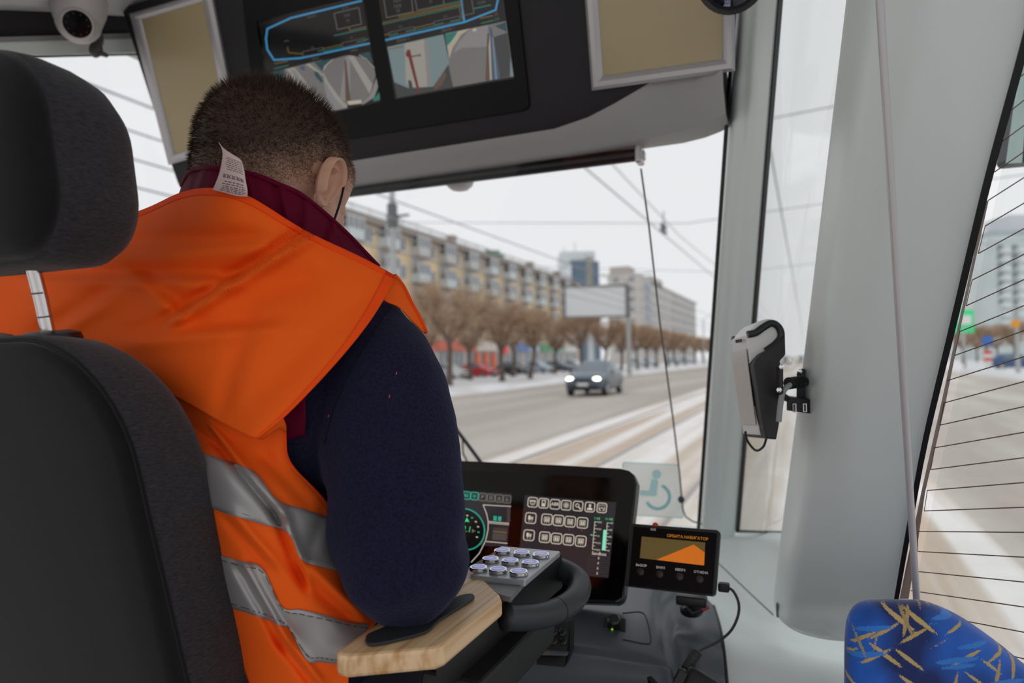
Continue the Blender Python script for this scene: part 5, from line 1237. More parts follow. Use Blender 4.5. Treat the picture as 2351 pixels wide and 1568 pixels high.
b = MB(); b.loft(cushion(-.855, -.588, 1.897, 2.084, .066, .372, HR, .14, 1.9)); hd = obj('headrest_back', b, SEATB, seat, smooth='all')
b = MB(); b.loft(cushion(-.855, -.588, 1.897, 2.084, .066, .372, ((.002, .022), (-.001, .04), (0, .07), (.004, .092), (.014, .108), (.032, .116), (.06, .118)), .14, 1.9)); hd = obj('headrest', b, SEATF, seat, smooth='all')
for X in (-.703, -.815):
    b = MB(); b.tube([V(X, .449, 1.83), V(X, .441, 1.868), V(X, .436, 1.888), V(X, .43, 1.91)], .0066, 16); p = obj('headrest_post', b, CHROME, seat, smooth=True)
    for z in (1.852, 1.875):
        b = MB(); b.lathe([(.0068, -.0008), (.0068, .0008)], V(X, .444 - (z - 1.852) * .3, z), (0, -.2, 1), 16); obj('notch_ring', b, mat('notch_dark', (90, 90, 92), .4), p)
    b = MB(); b.lathe([(.027, -.006), (.029, 0), (.027, .006), (.018, .009), (.008, .009)], V(X, .45, 1.829), (0, -.12, 1), 24); obj('post_cap', b, BLACK, seat, smooth=40)
b = MB(); b.box((-.765, .83, 1.20), (.46, .40, .11), bev=.035); obj('seat_cushion', b, SEATF, seat, smooth=40)
b = MB(); b.lathe([(.17, 0), (.17, .03), (.07, .06), (.07, .30)], V(-.765, .70, .86), (0, 0, 1), 20); obj('pedestal', b, BLACK, seat, smooth=30)

# =================================================================== THE DRIVER
from mathutils import noise as mn
def remesh(mb, vox, it):
    me = mb.mesh('tmp'); o = bpy.data.objects.new('tmp', me); COL.objects.link(o)
    md = o.modifiers.new('r', 'REMESH'); md.mode = 'VOXEL'; md.voxel_size = vox
    md = o.modifiers.new('s', 'SMOOTH'); md.factor = .5; md.iterations = it
    dg = bpy.context.evaluated_depsgraph_get(); r = bpy.data.meshes.new_from_object(o.evaluated_get(dg))
    bpy.data.objects.remove(o); bpy.data.meshes.remove(me)
    return r
def mesh_obj(name, me, mats, parent):
    l = wloc(parent)
    for q in me.vertices: q.co -= l
    o = bpy.data.objects.new(name, me); COL.objects.link(o); o.parent = parent
    me.materials.clear()
    for m in mats: me.materials.append(m)
    for p in me.polygons: p.use_smooth = True
    return o
def chain(mb, pts, n=14):
    c = crom(pts, max(len(pts) * 5, 8)); mb.tube([V(*q[:3]) for q in c], [max(q[3], .004) for q in c], n); mb.ell(c[0][:3], (c[0][3],) * 3, nu=n, nv=8); mb.ell(c[-1][:3], (c[-1][3],) * 3, nu=n, nv=8)
man = thing('person', 'tram driver from behind in navy fleece and orange reflective vest leaning on the armrest', 'person', V(-.65, .66, 1.28))
SKIN = mat('skin', (202, 156, 134), .55, spec=.35, noise=.06, nscale=60, bump=.06, bscale=900)
HO = V(-.638, .70, 2.022)
HRM = Matrix.Rotation(math.radians(-15), 3, 'X') @ Matrix.Rotation(math.radians(4), 3, 'Y')
def hp_(x, y, z): return HO + HRM @ V(x, y, z)
# --- bare body: head, neck, torso, arms, hands, legs as one surface
bd = MB()
bd.ell(hp_(0, -.014, .046), (.081, .104, .090), HRM, 36, 24); bd.ell(hp_(0, -.045, .012), (.072, .066, .07), HRM, 28, 18)
bd.ell(hp_(0, .036, -.030), (.066, .066, .088), HRM, 28, 18); bd.ell(hp_(0, .045, -.085), (.050, .052, .036), HRM, 24, 14); bd.ell(hp_(0, .05, .045), (.068, .05, .06), HRM, 24, 14)
bd.ell(hp_(0, .083, .018), (.05, .02, .012), HRM, 20, 10); bd.ell(hp_(0, .092, -.108), (.02, .016, .016), HRM, 14, 8)
for s in (-1, 1):
    bd.ell(hp_(s * .046, .066, -.03), (.024, .026, .022), HRM, 14, 8); bd.ell(hp_(s * .047, .03, -.075), (.022, .04, .03), HRM, 14, 8); bd.ell(hp_(s * .033, .082, .0), (.017, .014, .011), HRM, 14, 8)
bd.ell(hp_(0, .108, -.034), (.015, .02, .013), HRM, 14, 8); bd.tube([hp_(0, .092, .012), hp_(0, .102, -.012), hp_(0, .114, -.034)], [.009, .010, .013], 10)
bd.ell(hp_(0, .100, -.068), (.024, .010, .006), HRM, 14, 8); bd.ell(hp_(0, .099, -.079), (.021, .010, .007), HRM, 14, 8)
chain(bd, [(-.632, .675, 1.90, .066), (-.634, .675, 1.95, .060), tuple(hp_(0, -.035, -.03)) + (.060,), tuple(hp_(0, -.02, .0)) + (.062,)], 20)
TOR = [(1.30, -.665, .80, .165, .115), (1.40, -.665, .785, .160, .115), (1.52, -.655, .745, .146, .11), (1.66, -.648, .70, .152, .116), (1.78, -.64, .68, .170, .118), (1.86, -.637, .68, .165, .105), (1.91, -.636, .685, .125, .09), (1.945, -.635, .685, .085, .072)]
def torso(mb, grow=0.0, n=40):
    rings = []
    for z, cx, cy, rx, ry in crom(TOR, 40):
        rx += grow; ry += grow; tilt = .30 * max(0, min(1, (z - 1.5) / .35))
        ring = []
        for k in range(n):
            a = 2 * math.pi * k / n; c, s = math.cos(a), math.sin(a)
            x = rx * math.copysign(abs(c) ** .85, c); y = ry * math.copysign(abs(s) ** .9, s)
            ring.append(V(cx + x, cy + y, z - x * tilt))
        rings.append(ring)
    mb.loft(rings)
torso(bd, -.008)
ARM_R = [(-.515, .70, 1.832, .066), (-.470, .685, 1.775, .078), (-.437, .662, 1.70, .0785), (-.411, .638, 1.63, .0745), (-.394, .618, 1.590, .066), (-.404, .655, 1.592, .062), (-.44, .735, 1.592, .056), (-.495, .81, 1.59, .050), (-.55, .865, 1.585, .044)]
ARM_L = [(-.785, .70, 1.90, .066), (-.835, .69, 1.82, .072), (-.875, .68, 1.72, .068), (-.895, .675, 1.62, .06), (-.885, .72, 1.59, .056), (-.85, .82, 1.58, .05), (-.82, .90, 1.58, .044)]
for A in (ARM_R, ARM_L): chain(bd, [q[:3] + (q[3] * .72,) for q in A], 16)
def hand(mb, w, fwd, side, s):
    up = side.cross(fwd)
    def hpnt(a, b, c): return w + fwd * a + side * b + up * c
    mb.ell(hpnt(.045, 0, 0), (.030, .030, .030), None, 12, 8)
    rings = [[hpnt(t, math.cos(k / 12 * 6.283) * wd, math.sin(k / 12 * 6.283) * th) for k in range(12)] for t, wd, th in ((-.03, .026, .022), (0, .028, .02), (.04, .040, .016), (.085, .042, .013))]; mb.loft(rings)
    for k, (b0, L) in enumerate(((-.032, .062), (-.011, .075), (.011, .07), (.032, .055))):
        p0 = hpnt(.075, b0, 0); p1 = hpnt(.075 + L * .45, b0 * 1.25, -.004); p2 = hpnt(.075 + L * .75, b0 * 1.3, -.018); p3 = hpnt(.075 + L * .9, b0 * 1.3, -.036)
        mb.tube([p0, p1, p2, p3], [.0092, .0088, .0082, .0072], 8); mb.ell(p3, (.0074,) * 3, nu=8, nv=6)
    q = [hpnt(.015, -s * .022, -.004), hpnt(.045, -s * .046, -.012), hpnt(.070, -s * .052, -.022), hpnt(.086, -s * .046, -.030)]; mb.tube(q, [.013, .011, .0095, .008], 8); mb.ell(q[-1], (.0082,) * 3, nu=8, nv=6)
hand(bd, V(-.575, .88, 1.582), V(-.6, .8, -.1).normalized(), V(.8, .6, 0).normalized(), 1)
hand(bd, V(-.812, .925, 1.58), V(.2, .97, -.1).normalized(), V(.97, -.2, 0).normalized(), -1)
LEGS = [[(-.655 + s * .085, .78, 1.36, .085), (-.665 + s * .10, .90, 1.36, .076), (-.67 + s * .11, 1.0, 1.35, .06), (-.67 + s * .11, 1.01, 1.2, .055), (-.67 + s * .11, 1.01, .96, .04)] for s in (-1, 1)]
for L in LEGS: chain(bd, [q[:3] + (q[3] * .85,) for q in L], 14)
bm_ = remesh(bd, .0042, 5)
# --- right and left ear relief, joined into the same mesh
def ear(s):
    mb = MB(); rows = []
    NR, NT = 16, 44
    for i in range(NR + 1):
        r = i / NR; row = []
        for k in range(NT + 1):
            a = 2 * math.pi * k / NT
            # outline: tall oval, wide at the top, narrow lobe
            ex = .0195 * (1 + .20 * math.sin(a)) * math.cos(a); ez = .037 * math.sin(a)
            rim = math.exp(-((r - .90) / .10) ** 2) * (1.0 if math.sin(a) > -.75 else .35) * (.45 if (math.cos(a) > .55 and math.sin(a) < .2) else 1)
            anti = math.exp(-((r - .60) / .10) ** 2) * (.75 if math.cos(a) < .35 else .15)
            bowl = -.006 * math.exp(-(r / .42) ** 2)
            h = .0135 * rim + .0095 * anti + bowl * 2.6 + .004 * (1 - r) - (.006 if r > .985 else 0)
            y = -ex * 0 + ex * r; z = ez * r
            row.append((y, z, h))
        rows.append(row)
    tilt = Matrix.Rotation(math.radians(6) * s, 3, 'Z') @ Matrix.Rotation(math.radians(-10), 3, 'X')
    base = V(s * .0845, -.008, .010)
    g = [[HO + HRM @ (base + tilt @ V(s * (h + .006), y, z)) for (y, z, h) in r] for r in rows]
    mb.grid(g)
    back = [[HO + HRM @ (base + tilt @ V(s * (.0 - .012 * (1 - (i / 6)) ** .5 + .006 * (i / 6)), y * (i / 6), z * (i / 6))) for (y, z, h) in rows[-1]] for i in range(7)]
    mb.grid(back)
    return mb
bmx = bmesh.new(); bmx.from_mesh(bm_)
for s in (1, -1):
    e = ear(s).mesh('ear'); e.polygons.foreach_set('material_index', [1] * len(e.polygons)); bmx.from_mesh(e); bpy.data.meshes.remove(e)
bmx.to_mesh(bm_); bmx.free()
HEADB = BVHTree.FromPolygons([q.co.copy() for q in bm_.vertices], [list(p.vertices) for p in bm_.polygons])
inv = HRM.transposed()
# --- hair: short crop faded towards nape and temples
rnd = random.Random(5)
def density(c):
    """0 bare skin .. 1 dark hair, in head coordinates"""
    x, y, z = c
    side = min(1, abs(x) / .07)
    if y > .03: low = .060 + (y - .03) * .35
    elif y > -.03: low = .034 + (y + .03) / .06 * .026 if abs(x) > .03 else .05
    else: low = .034 - (-.03 - y) * .80
    if y > .088: return 0
    return max(0, min(1, (z - low + .036) / .078))
hm = MB(); hcol = []
idx = {}
bm_.update()
VC = [q.co.copy() for q in bm_.vertices]; LC = [inv @ (q - HO) for q in VC]; LD = [density(q) if q.length < .17 else 0 for q in LC]
VN = [Vector((0, 0, 0)) for q in VC]; cand = []
for p in bm_.polygons:
    vi = list(p.vertices)
    if LC[vi[0]].length > .17: continue
    n = (VC[vi[1]] - VC[vi[0]]).cross(VC[vi[2]] - VC[vi[0]])
    for i in vi: VN[i] += n
    c = sum((LC[i] for i in vi), V(0, 0, 0)) / len(vi)
    if c.z < -.08 or abs(c.x) > .0905 or c.length > .16: continue
    d = density(c)
    if d <= .02 or (abs(c.x) > .076 and c.z < .036 and -.026 < c.y < .022): continue
    cand.append((HO + HRM @ c, n.normalized(), d, vi))
for c, n, d, vi in cand:
    f = []
    for i in vi:
        if i not in idx:
            idx[i] = len(hm.v); hm.v.append(VC[i] + VN[i].normalized() * (.0004 + .0042 * LD[i])); hcol.append(LD[i])
        f.append(idx[i])
    hm.f.append(f); hm.m.append(0)
cand = [q for q in cand if q[2] > .15]
for k in range(15000):
    c, n, d, vi = rnd.choice(cand)
    lc = inv @ (c - HO)
    c = c + V(rnd.uniform(-.002, .002), rnd.uniform(-.002, .002), rnd.uniform(-.002, .002))
    flow = HRM @ V(lc.x * 3, -.3 if lc.y < .0 else .8, -.8 if lc.z < .08 else .1)
    top = max(0, min(1, (lc.z - .07) / .05))
    L = .0035 + .006 * d + .010 * top * rnd.random()
    dr = (n * (.75 + .5 * top) + flow * .45 + V(rnd.uniform(-.35, .35), rnd.uniform(-.35, .35), rnd.uniform(-.35, .35))).normalized()
    w = dr.cross(V(rnd.uniform(-1, 1), rnd.uniform(-1, 1), rnd.uniform(-1, 1))).normalized() * .00045
    b0 = len(hm.v); base = c + n * (.0035 * d)
    hm.v += [base - w, base + w, base + dr * L]; hcol += [min(1, d * 1.1)] * 3; hm.f.append([b0, b0 + 1, b0 + 2]); hm.m.append(0)
def hair_mat():
    m = bpy.data.materials.new('cropped_brown_hair'); m.use_nodes = True; t = m.node_tree; b = t.nodes['Principled BSDF']; b.inputs['Roughness'].default_value = .6; b.inputs['Specular IOR Level'].default_value = .25
    at = t.nodes.new('ShaderNodeAttribute'); at.attribute_name = 'hair_cover'
    tc = t.nodes.new('ShaderNodeTexCoord'); n = t.nodes.new('ShaderNodeTexNoise'); n.inputs['Scale'].default_value = 420; n.inputs['Detail'].default_value = 4; t.links.new(tc.outputs['Object'], n.inputs[0])
    r = t.nodes.new('ShaderNodeMapRange'); r.inputs[1].default_value = .35; r.inputs[2].default_value = .65; r.inputs[3].default_value = -.22; r.inputs[4].default_value = .22; t.links.new(n.outputs[0], r.inputs[0])
    ad = t.nodes.new('ShaderNodeMath'); ad.operation = 'ADD'; ad.use_clamp = True; t.links.new(at.outputs['Fac'], ad.inputs[0]); t.links.new(r.outputs[0], ad.inputs[1])
    cr = t.nodes.new('ShaderNodeValToRGB'); e = cr.color_ramp.elements; e[0].position = .0; e[0].color = lin((196, 150, 128)); e[1].position = .85; e[1].color = lin((62, 46, 38))
    q = cr.color_ramp.elements.new(.35); q.color = lin((136, 106, 88))
    t.links.new(ad.outputs[0], cr.inputs[0]); t.links.new(cr.outputs[0], b.inputs['Base Color']); return m
hmesh = hm.mesh('hair', recalc=False)
ca = hmesh.attributes.new('hair_cover', 'FLOAT', 'POINT'); ca.data.foreach_set('value', hcol)
body = mesh_obj('body', bm_, [SKIN, mat('ear_skin', (222, 124, 96), .45, spec=.5)], man)
hair = mesh_obj('hair', hmesh, [hair_mat()], man)
# --- trousers
tr = MB()
for L in LEGS: chain(tr, [q[:3] + (q[3] * 1.08,) for q in L], 16)
tr.ell((-.665, .80, 1.33), (.18, .14, .09), None, 20, 12)
mesh_obj('trousers', remesh(tr, .009, 5), [mat('dark_trousers', (36, 38, 48), .9)], man)
for s in (-1, 1):
    b = MB(); b.box((-.67 + s * .11, 1.05, .905), (.10, .27, .08), bev=.03); obj('shoe', b, mat('shoe_black', (24, 24, 26), .5), man, smooth=40)
# --- navy fleece
jk = MB(); torso(jk, .006)
for A in (ARM_R, ARM_L): chain(jk, A, 22)
jm = remesh(jk, .006, 5)
jn = [q.normal.copy() for q in jm.vertices]
for q, n in zip(jm.vertices, jn):                                            # soft cloth folds
    c = q.co.copy()
    w = max(0, min(1, (c.x + .56) / .06))
    elb = math.exp(-((c.z - 1.62) / .07) ** 2)
    f1 = mn.noise(V(c.x * 9, c.y * 9, c.z * 22)) * .0075 * (.35 + elb) + mn.noise(V(c.x * 30 + 7, c.y * 18, c.z * 34)) * .0016
    q.co = c + n * f1 * (.35 + .65 * w)
def fleece(name, rgb, sc=330):
    m = bpy.data.materials.new(name); m.use_nodes = True; t = m.node_tree; b = t.nodes['Principled BSDF']; b.inputs['Roughness'].default_value = .95; b.inputs['Specular IOR Level'].default_value = .1
    b.inputs['Sheen Weight'].default_value = .12; b.inputs['Sheen Roughness'].default_value = .5; b.inputs['Sheen Tint'].default_value = (.5, .55, .9, 1)
    tc = t.nodes.new('ShaderNodeTexCoord'); n = t.nodes.new('ShaderNodeTexNoise'); n.inputs['Scale'].default_value = sc; n.inputs['Detail'].default_value = 2; t.links.new(tc.outputs['Object'], n.inputs[0])
    cr = t.nodes.new('ShaderNodeValToRGB'); cr.color_ramp.elements[0].position = .32; cr.color_ramp.elements[1].position = .72; cr.color_ramp.elements[0].color = lin(tuple(int(c * .80) for c in rgb)); cr.color_ramp.elements[1].color = lin(tuple(int(c * 1.14) for c in rgb))
    t.links.new(n.outputs[0], cr.inputs[0]); t.links.new(cr.outputs[0], b.inputs['Base Color'])
    bp = t.nodes.new('ShaderNodeBump'); bp.inputs['Strength'].default_value = .6; bp.inputs['Distance'].default_value = .002; t.links.new(n.outputs[0], bp.inputs['Height']); t.links.new(bp.outputs[0], b.inputs['Normal']); return m
jacket = mesh_obj('fleece_jacket', jm, [fleece('navy_fleece', (30, 30, 52))], man)
BVH_J = surf_bvh(jacket)
b = MB(); q = [onto(BVH_J, x, y, .0) for x, y in crom([(905, 700), (872, 745), (830, 810), (790, 880), (762, 950), (745, 1020)], 30)]; q = [p for p in q if p]; b.tube(q, .0016, 6); obj('sleeve_seam', b, MATS['navy_fleece'] if 'navy_fleece' in MATS else fleece('navy_seam', (24, 24, 42)), jacket, smooth='all')
# orange lint on the sleeve
for x, y in ((909, 860), (893, 913), (753, 958)):
    p = onto(BVH_J, x, y, .0008)
    if p: b = MB(); b.tube([p, p + V(.001, 0, .001), p + V(.0005, 0, .003)], .0004, 5); obj('lint_thread', b, mat('lint_orange', (230, 100, 40), .8), jacket)
# --- torso-only surface used to lay the vest on
tb = MB(); torso(tb, .010); TBV = BVHTree.FromPolygons(tb.v, tb.f)
def lay(px, py, d, bvh=TBV, gap=.006):
    r = ray(px, py); h = bvh.ray_cast(CAM, r.normalized())
    if h[0] is not None: d = min(d, h[3] / r.length - gap)
    return P(px, py, d)
def lay_d(px, py, d):
    r = ray(px, py); h = HEADB.ray_cast(CAM, r.normalized())
    return min(d, h[3] / r.length - .018) if h[0] is not None and py > 425 and px < 860 else d
def fold(px, py, folds):
    s = 0
    for x0, y0, x1, y1, w, amp, kind in folds:
        dx, dy = x1 - x0, y1 - y0; L = math.hypot(dx, dy); t = ((px - x0) * dx + (py - y0) * dy) / L / L; sd = ((px - x0) * -dy + (py - y0) * dx) / L
        e = 1 if 0 <= t <= 1 else math.exp(-((t if t < 0 else t - 1) * L / (w * 2.0)) ** 2)
        if kind == 's': s += amp * (sd / w) * math.exp(-(sd / w) ** 2) * 2.3 * e
        else: s += amp * math.exp(-(sd / w) ** 2) * e
    return s * 1.5
def cloth_mat(name, rgb):
    m = bpy.data.materials.new(name); m.use_nodes = True; t = m.node_tree; t.nodes.clear()
    o = t.nodes.new('ShaderNodeOutputMaterial'); b = t.nodes.new('ShaderNodeBsdfPrincipled'); b.inputs['Base Color'].default_value = lin(rgb); b.inputs['Roughness'].default_value = .8; b.inputs['Specular IOR Level'].default_value = .2
    tl = t.nodes.new('ShaderNodeBsdfTranslucent'); tl.inputs[0].default_value = lin(rgb); mx = t.nodes.new('ShaderNodeMixShader'); mx.inputs[0].default_value = .09
    tc = t.nodes.new('ShaderNodeTexCoord'); n = t.nodes.new('ShaderNodeTexNoise'); n.inputs['Scale'].default_value = 1400; t.links.new(tc.outputs['Object'], n.inputs[0])
    bp = t.nodes.new('ShaderNodeBump'); bp.inputs['Strength'].default_value = .12; bp.inputs['Distance'].default_value = .0006; t.links.new(n.outputs[0], bp.inputs['Height']); t.links.new(bp.outputs[0], b.inputs['Normal'])
    t.links.new(b.outputs[0], mx.inputs[1]); t.links.new(tl.outputs[0], mx.inputs[2]); t.links.new(mx.outputs[0], o.inputs[0]); MATS[name] = m; return m
ORANGE = cloth_mat('hi_vis_orange', (255, 102, 24))
BIND = cloth_mat('orange_binding', (255, 84, 18))
REFL = mat('reflective_tape', (160, 158, 158), .42, .35, spec=.5, bump=.03, bscale=2500)
rA = [[(-150, 600, .98), (100, 545, .93), (310, 487, .872), (420, 440, .815), (500, 432, .758), (575, 452, .752), (700, 528, .764), (830, 590, .778), (907, 632, .785)],
      [(-150, 640, .95), (100, 600, .90), (300, 540, .845), (410, 500, .795), (500, 500, .752), (590, 530, .744), (700, 585, .75), (810, 635, .757), (893, 665, .765)],
      [(-150, 680, .93), (90, 660, .87), (280, 620, .82), (400, 590, .785), (500, 600, .765), (600, 630, .75), (690, 665, .745), (780, 705, .74), (850, 735, .742)],
      [(-150, 720, .92), (80, 710, .85), (270, 690, .80), (390, 690, .765), (490, 700, .745), (590, 730, .732), (670, 765, .725), (740, 790, .72), (790, 812, .722)],
      [(-150, 750, .91), (80, 745, .845), (260, 750, .79), (380, 780, .75), (470, 800, .73), (560, 830, .715), (625, 855, .71), (675, 880, .705), (715, 895, .707)],
      [(-150, 780, .91), (80, 790, .84), (250, 810, .785), (370, 850, .745), (450, 880, .725), (530, 910, .71), (580, 930, .70), (620, 950, .695), (648, 962, .697)],
      [(-150, 820, .91), (80, 830, .84), (250, 850, .785), (360, 890, .75), (430, 925, .73), (500, 965, .712), (545, 988, .70), (572, 1000, .69), (592, 1006, .688)]]
FA = [(700, 540, 400, 728, 16, .0065, 's'), (520, 640, 90, 635, 20, .004, 's'), (560, 560, 250, 575, 26, .004, 's'), (230, 690, 120, 760, 22, .004, 's'), (600, 745, 330, 770, 24, .003, 's'), (820, 690, 600, 900, 40, .003, 'r'), (560, 760, 520, 900, 26, .003, 'r'), (690, 640, 560, 700, 30, .003, 'r'), (400, 700, 330, 640, 24, .004, 's')]
dense = patch(rA, 110, 90)
gA = [[lay(x, y, d + 1.7 * fold(x, y, FA)) for x, y, d in r] for r in dense]
vest = MB(); vest.grid(gA); vo = obj('safety_vest', vest, ORANGE, man, smooth='all', solid=.0012)
def toward(p, a): return p + (CAM - p).normalized() * a
b = MB(); b.grid([[toward(r[k], .0016) for k in (105, 106, 107, 108, 109)] for r in gA]); obj('armhole_binding', b, BIND, vo, smooth='all', solid=.0018)
b = MB(); b.grid([[toward(p, .0016) for p in gA[j][26:]] for j in (0, 1, 2, 3, 4)]); obj('neck_binding', b, BIND, vo, smooth='all', solid=.0018)
rB = [[(370, 900, .77), (470, 925, .75), (540, 955, .74), (600, 980, .735), (640, 980, .735), (656, 984, .738)],
      [(385, 985, .755), (480, 1008, .735), (560, 1030, .725), (620, 1050, .72), (650, 1055, .725), (668, 1060, .732)],
      [(405, 1050, .735), (510, 1083, .70), (600, 1110, .695), (670, 1130, .705), (720, 1140, .73), (748, 1148, .75)],
      [(425, 1140, .73), (545, 1190, .695), (640, 1215, .69), (720, 1235, .71), (790, 1265, .75), (850, 1290, .79)],
      [(455, 1220, .73), (575, 1260, .69), (670, 1290, .685), (740, 1310, .70), (812, 1330, .74), (870, 1350, .78)],
      [(485, 1308, .73), (605, 1350, .69), (690, 1375, .685), (760, 1395, .70), (830, 1415, .73), (870, 1420, .76)],
      [(520, 1408, .735), (635, 1450, .695), (700, 1465, .688), (750, 1480, .69), (795, 1484, .70), (815, 1488, .71)],
      [(550, 1510, .74), (655, 1535, .70), (700, 1545, .69), (740, 1550, .69), (770, 1556, .695), (800, 1560, .70)],
      [(600, 1650, .73), (670, 1660, .705), (720, 1660, .695), (760, 1660, .695), (785, 1660, .70), (810, 1660, .705)]]
FB = [(480, 985, 640, 1180, 12, .008, 's'), (640, 1180, 700, 1330, 12, .007, 's'), (560, 1310, 650, 1470, 12, .008, 's'), (650, 1470, 720, 1560, 14, .006, 's'), (700, 1310, 800, 1400, 20, .006, 's'), (540, 1200, 610, 1280, 16, .005, 's'), (740, 1180, 700, 1300, 14, .004, 'r'), (620, 1060, 690, 1140, 18, .005, 'r')]
dB = patch(rB, 80, 130)
gB = [[lay(x, y, d + fold(x, y, FB), TBV, .012) for x, y, d in r] for r in dB]
b = MB(); b.grid(gB); vb = obj('vest_side_panel', b, ORANGE, vo, smooth='all', solid=.0012)
BVB = BVHTree.FromPolygons(b.v, b.f)
b = MB(); b.grid([[toward(r[k], .0016) for k in range(74, 80)] for r in gB[:36]]); obj('armhole_binding', b, BIND, vo, smooth='all', solid=.0018)
# turned-over corner under the shoulder
b = MB(); b.grid(pxpatch([[(590, 1006, .690), (612, 985, .692), (632, 965, .694), (650, 960, .70)], [(598, 1007, .694), (622, 992, .698), (640, 980, .702), (656, 976, .708)], [(606, 1004, .700), (630, 985, .705), (645, 984, .712), (658, 992, .716)]], 14, 8)); obj('vest_fold', b, ORANGE, vo, smooth='all', solid=.0012)
def tape(T, B):
    T, B = crom(T, 60), crom(B, 60); rows = []
    for j in range(12):
        f = j / 11; row = []
        for t_, b_ in zip(T, B):
            x, y = t_[0] + (b_[0] - t_[0]) * f, t_[1] + (b_[1] - t_[1]) * f
            p = onto(BVB, x, y, .0022); row.append(p if p else P(x, y, .72))
        rows.append(row)
    b = MB(); b.grid(rows); o = obj('reflective_strip', b, REFL, vo, smooth='all', solid=.0008)
    for e in (1, 10):
        q = MB()
        for k in range(0, 58, 3): q.tube([toward(rows[e][k], .0006), toward(rows[e][k + 2], .0006)], .0004, 4)
        s_ = obj('stitching', q, mat('stitch_grey', (70, 66, 66), .8), vo); s_['kind'] = 'stuff'
tape([(405, 1022), (520, 1058), (585, 1085), (636, 1148), (700, 1170), (760, 1192), (800, 1208), (850, 1232)], [(440, 1148), (525, 1180), (600, 1203), (662, 1224), (692, 1284), (740, 1302), (805, 1318), (855, 1330)])
tape([(470, 1264), (545, 1287), (600, 1303), (645, 1392), (690, 1400), (750, 1413), (813, 1428), (850, 1434)], [(530, 1396), (605, 1420), (640, 1435), (664, 1444), (706, 1515), (735, 1520), (764, 1524), (796, 1526)])
# front edge of the vest over the shoulder
b = MB(); b.grid(pxpatch([[(862, 668, .783), (888, 644, .786), (910, 630, .786)], [(884, 692, .786), (908, 672, .797), (927, 659, .809)], [(915, 706, .80), (935, 705, .815), (946, 700, .828)], [(945, 737, .82), (957, 735, .83), (964, 732, .838)], [(972, 764, .84), (977, 764, .842), (980, 764, .845)]], 10, 24)); obj('vest_front_edge', b, ORANGE, vo, smooth='all', solid=.0012)
b = MB(); b.tube([P(*q) for q in crom([(907, 633, .788), (926, 658, .808), (947, 700, .826), (965, 732, .836), (979, 764, .842)], 24)], .0026, 8); obj('front_binding', b, BIND, vo, smooth='all')
# front panels of the vest, closed by a zip
def ring_at(z, grow):
    rs = crom(TOR, 80); q = min(rs, key=lambda r: abs(r[0] - z)); return q
for s_ in (-1, 1):
    b = MB(); rows = []
    for j in range(24):
        z = 1.40 + .46 * j / 23; _, cx, cy, rx, ry = ring_at(z, 0); tilt = .30 * max(0, min(1, (z - 1.5) / .35)); row = []
        for k in range(14):
            a = math.radians(90 - s_ * (2 + 62 * k / 13)); x = (rx + .018) * math.copysign(abs(math.cos(a)) ** .85, math.cos(a)); y = (ry + .018) * abs(math.sin(a)) ** .9
            row.append(V(cx + x, cy + y + .004 * math.sin(j * .9 + k * .5), z - x * tilt))
        rows.append(row)
    b.grid(rows); obj('vest_front_panel', b, ORANGE, vo, smooth='all', solid=.0012)
# --- maroon collar and lining
MAR = mat('maroon_fabric', (90, 2, 36), .75, spec=.12, bump=.1, bscale=120, stretch=(1, 1, 3))
b = MB(); col_ = [[(418, 425, .865), (440, 392, .825), (480, 386, .785), (530, 392, .772), (585, 402, .772), (640, 424, .782), (690, 447, .796), (745, 490, .832), (800, 540, .856), (840, 582, .876), (869, 612, .892)],
    [(412, 440, .86), (440, 420, .818), (480, 412, .778), (530, 415, .766), (585, 428, .766), (640, 455, .776), (690, 485, .79), (745, 527, .818), (795, 566, .84), (832, 594, .862), (866, 616, .888)],
    [(400, 470, .86), (430, 460, .82), (480, 455, .78), (530, 455, .768), (585, 475, .768), (640, 505, .778), (690, 535, .79), (745, 570, .808), (795, 595, .825), (830, 612, .845), (862, 622, .875)],
    [(390, 520, .87), (430, 510, .83), (480, 505, .79), (530, 510, .778), (585, 530, .778), (640, 560, .786), (690, 585, .795), (745, 610, .81), (795, 625, .825), (830, 635, .845), (860, 640, .87)]]
FC = [(640, 430, 660, 540, 10, .003, 's'), (700, 470, 690, 540, 8, .003, 's'), (560, 400, 575, 470, 8, .002, 's'), (760, 520, 740, 580, 8, .003, 's'), (460, 400, 440, 460, 8, .003, 's')]
b.grid([[lay(x, y, d + fold(x, y, FC), HEADB, .007) for x, y, d in r] for r in patch(col_, 80, 24)]); co = obj('collar', b, MAR, man, smooth='all', solid=.003)
e_ = [lay(x, y, d, HEADB, .008) for x, y, d in crom(col_[0], 80)]; b = MB(); b.tube(e_, .0032, 8); obj('collar_hem', b, MAR, co, smooth='all')
b = MB(); b.grid(pxpatch([[(628, 958, .735), (665, 925, .735), (700, 895, .735)], [(640, 985, .735), (672, 975, .735), (702, 960, .735)], [(655, 1015, .74), (680, 1005, .74), (700, 1000, .74)]], 8, 8)); obj('lining', b, MAR, man, smooth='all', solid=.001)
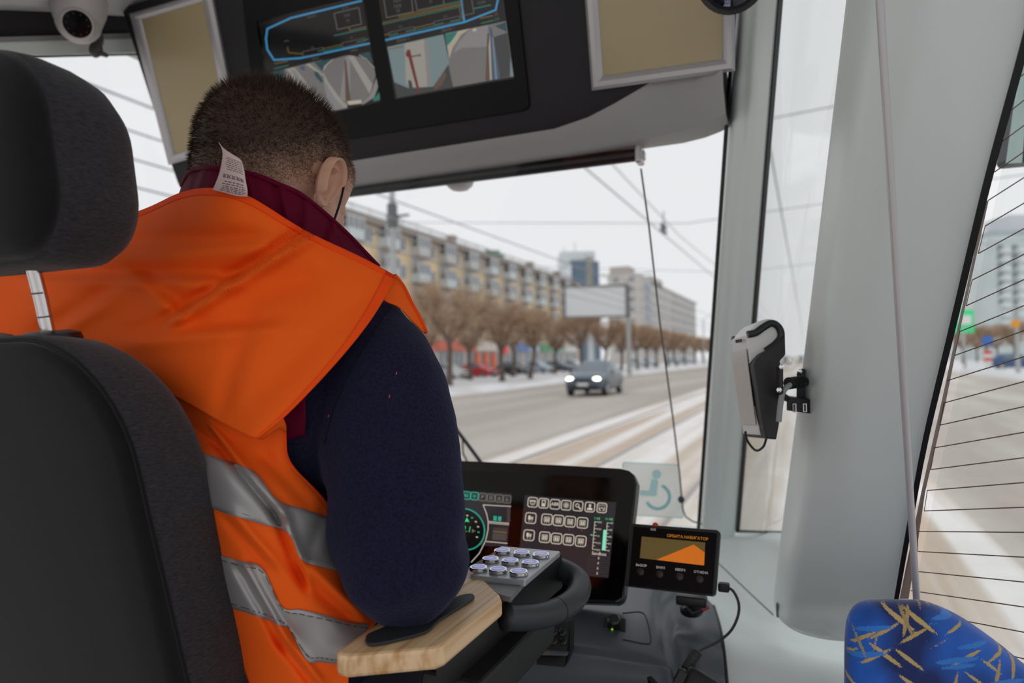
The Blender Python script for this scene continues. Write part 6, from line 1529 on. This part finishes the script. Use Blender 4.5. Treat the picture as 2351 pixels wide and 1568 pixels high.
# --- care label standing out of the neckline
b = MB(); lab = [[(501, 325, 0.750), (508, 334, 0.747), (518, 345, 0.745), (530, 355, 0.745)], [(510, 345, 0.746), (520, 350, 0.743), (536, 357, 0.741), (552, 366, 0.742)], [(510, 365, 0.744), (524, 372, 0.740), (545, 380, 0.738), (560, 388, 0.740)], [(504, 395, 0.744), (522, 400, 0.739), (545, 406, 0.737), (564, 414, 0.739)], [(495, 420, 0.746), (516, 424, 0.741), (545, 430, 0.739), (568, 436, 0.740)], [(488, 436, 0.750), (512, 442, 0.745), (542, 450, 0.743), (568, 452, 0.744)]]
dl = patch(lab, 24, 40); b.grid([[P(*q) for q in r] for r in dl]); lo_ = obj('care_label', b, mat('label_paper', (214, 190, 188), .8), vo, smooth='all', solid=.0003)
b = MB()
def onlab(u, v):
    j = v * 39; k = u * 23; j0, k0 = min(int(j), 38), min(int(k), 22); fj, fk = j - j0, k - k0
    return toward(P(*[(dl[j0][k0][i] * (1 - fk) + dl[j0][k0 + 1][i] * fk) * (1 - fj) + (dl[j0 + 1][k0][i] * (1 - fk) + dl[j0 + 1][k0 + 1][i] * fk) * fj for i in range(3)]), .0005)
rl = random.Random(2)
for v in (.30, .335, .37, .405, .44, .475, .51, .72, .77, .82, .86, .90, .94):
    u = .2 + rl.random() * .1
    while u < .88:
        w = .03 + rl.random() * .09; h = .012 if v < .6 else .017; b.poly([onlab(u, v), onlab(min(u + w, .93), v), onlab(min(u + w, .93), v + h), onlab(u, v + h)]); u += w + .03
for k in range(5):
    u = .2 + k * .15; v = .60
    for (a, c) in (((0, 0), (.1, .06)), ((.1, 0), (0, .06)), ((0, .06), (.1, .06)), ((0, 0), (0, .06))):
        p0, p1 = onlab(u + a[0], v + a[1]), onlab(u + c[0], v + c[1]); b.tube([p0, p1], .0003, 3)
o = obj('care_print', b, mat('label_ink', (96, 78, 84), .8), lo_, recalc=False); o['kind'] = 'stuff'
# --- black mask loop behind and in front of the ear, mask under the chin
MASK = mat('mask_black', (20, 20, 22), .8)
sp = [hp_(.086, .016, .040), hp_(.0875, .024, .026), hp_(.0865, .026, .0), hp_(.0815, .027, -.035), hp_(.072, .032, -.075), hp_(.056, .055, -.108)]
b = MB(); b.tube([V(*q) for q in crom([tuple(q) for q in sp], 40)], .0015, 8); obj('mask_strap', b, MASK, man, smooth='all')
b = MB(); rows = []
for j in range(8):
    t = j / 7; rows.append([hp_(.058 * math.cos(a), .055 + .052 * math.sin(a) * (1 - .3 * t), -.098 - .03 * t) for a in [math.pi * k / 16 for k in range(17)]])
b.grid(rows); obj('face_mask', b, MASK, man, smooth='all', solid=.002)
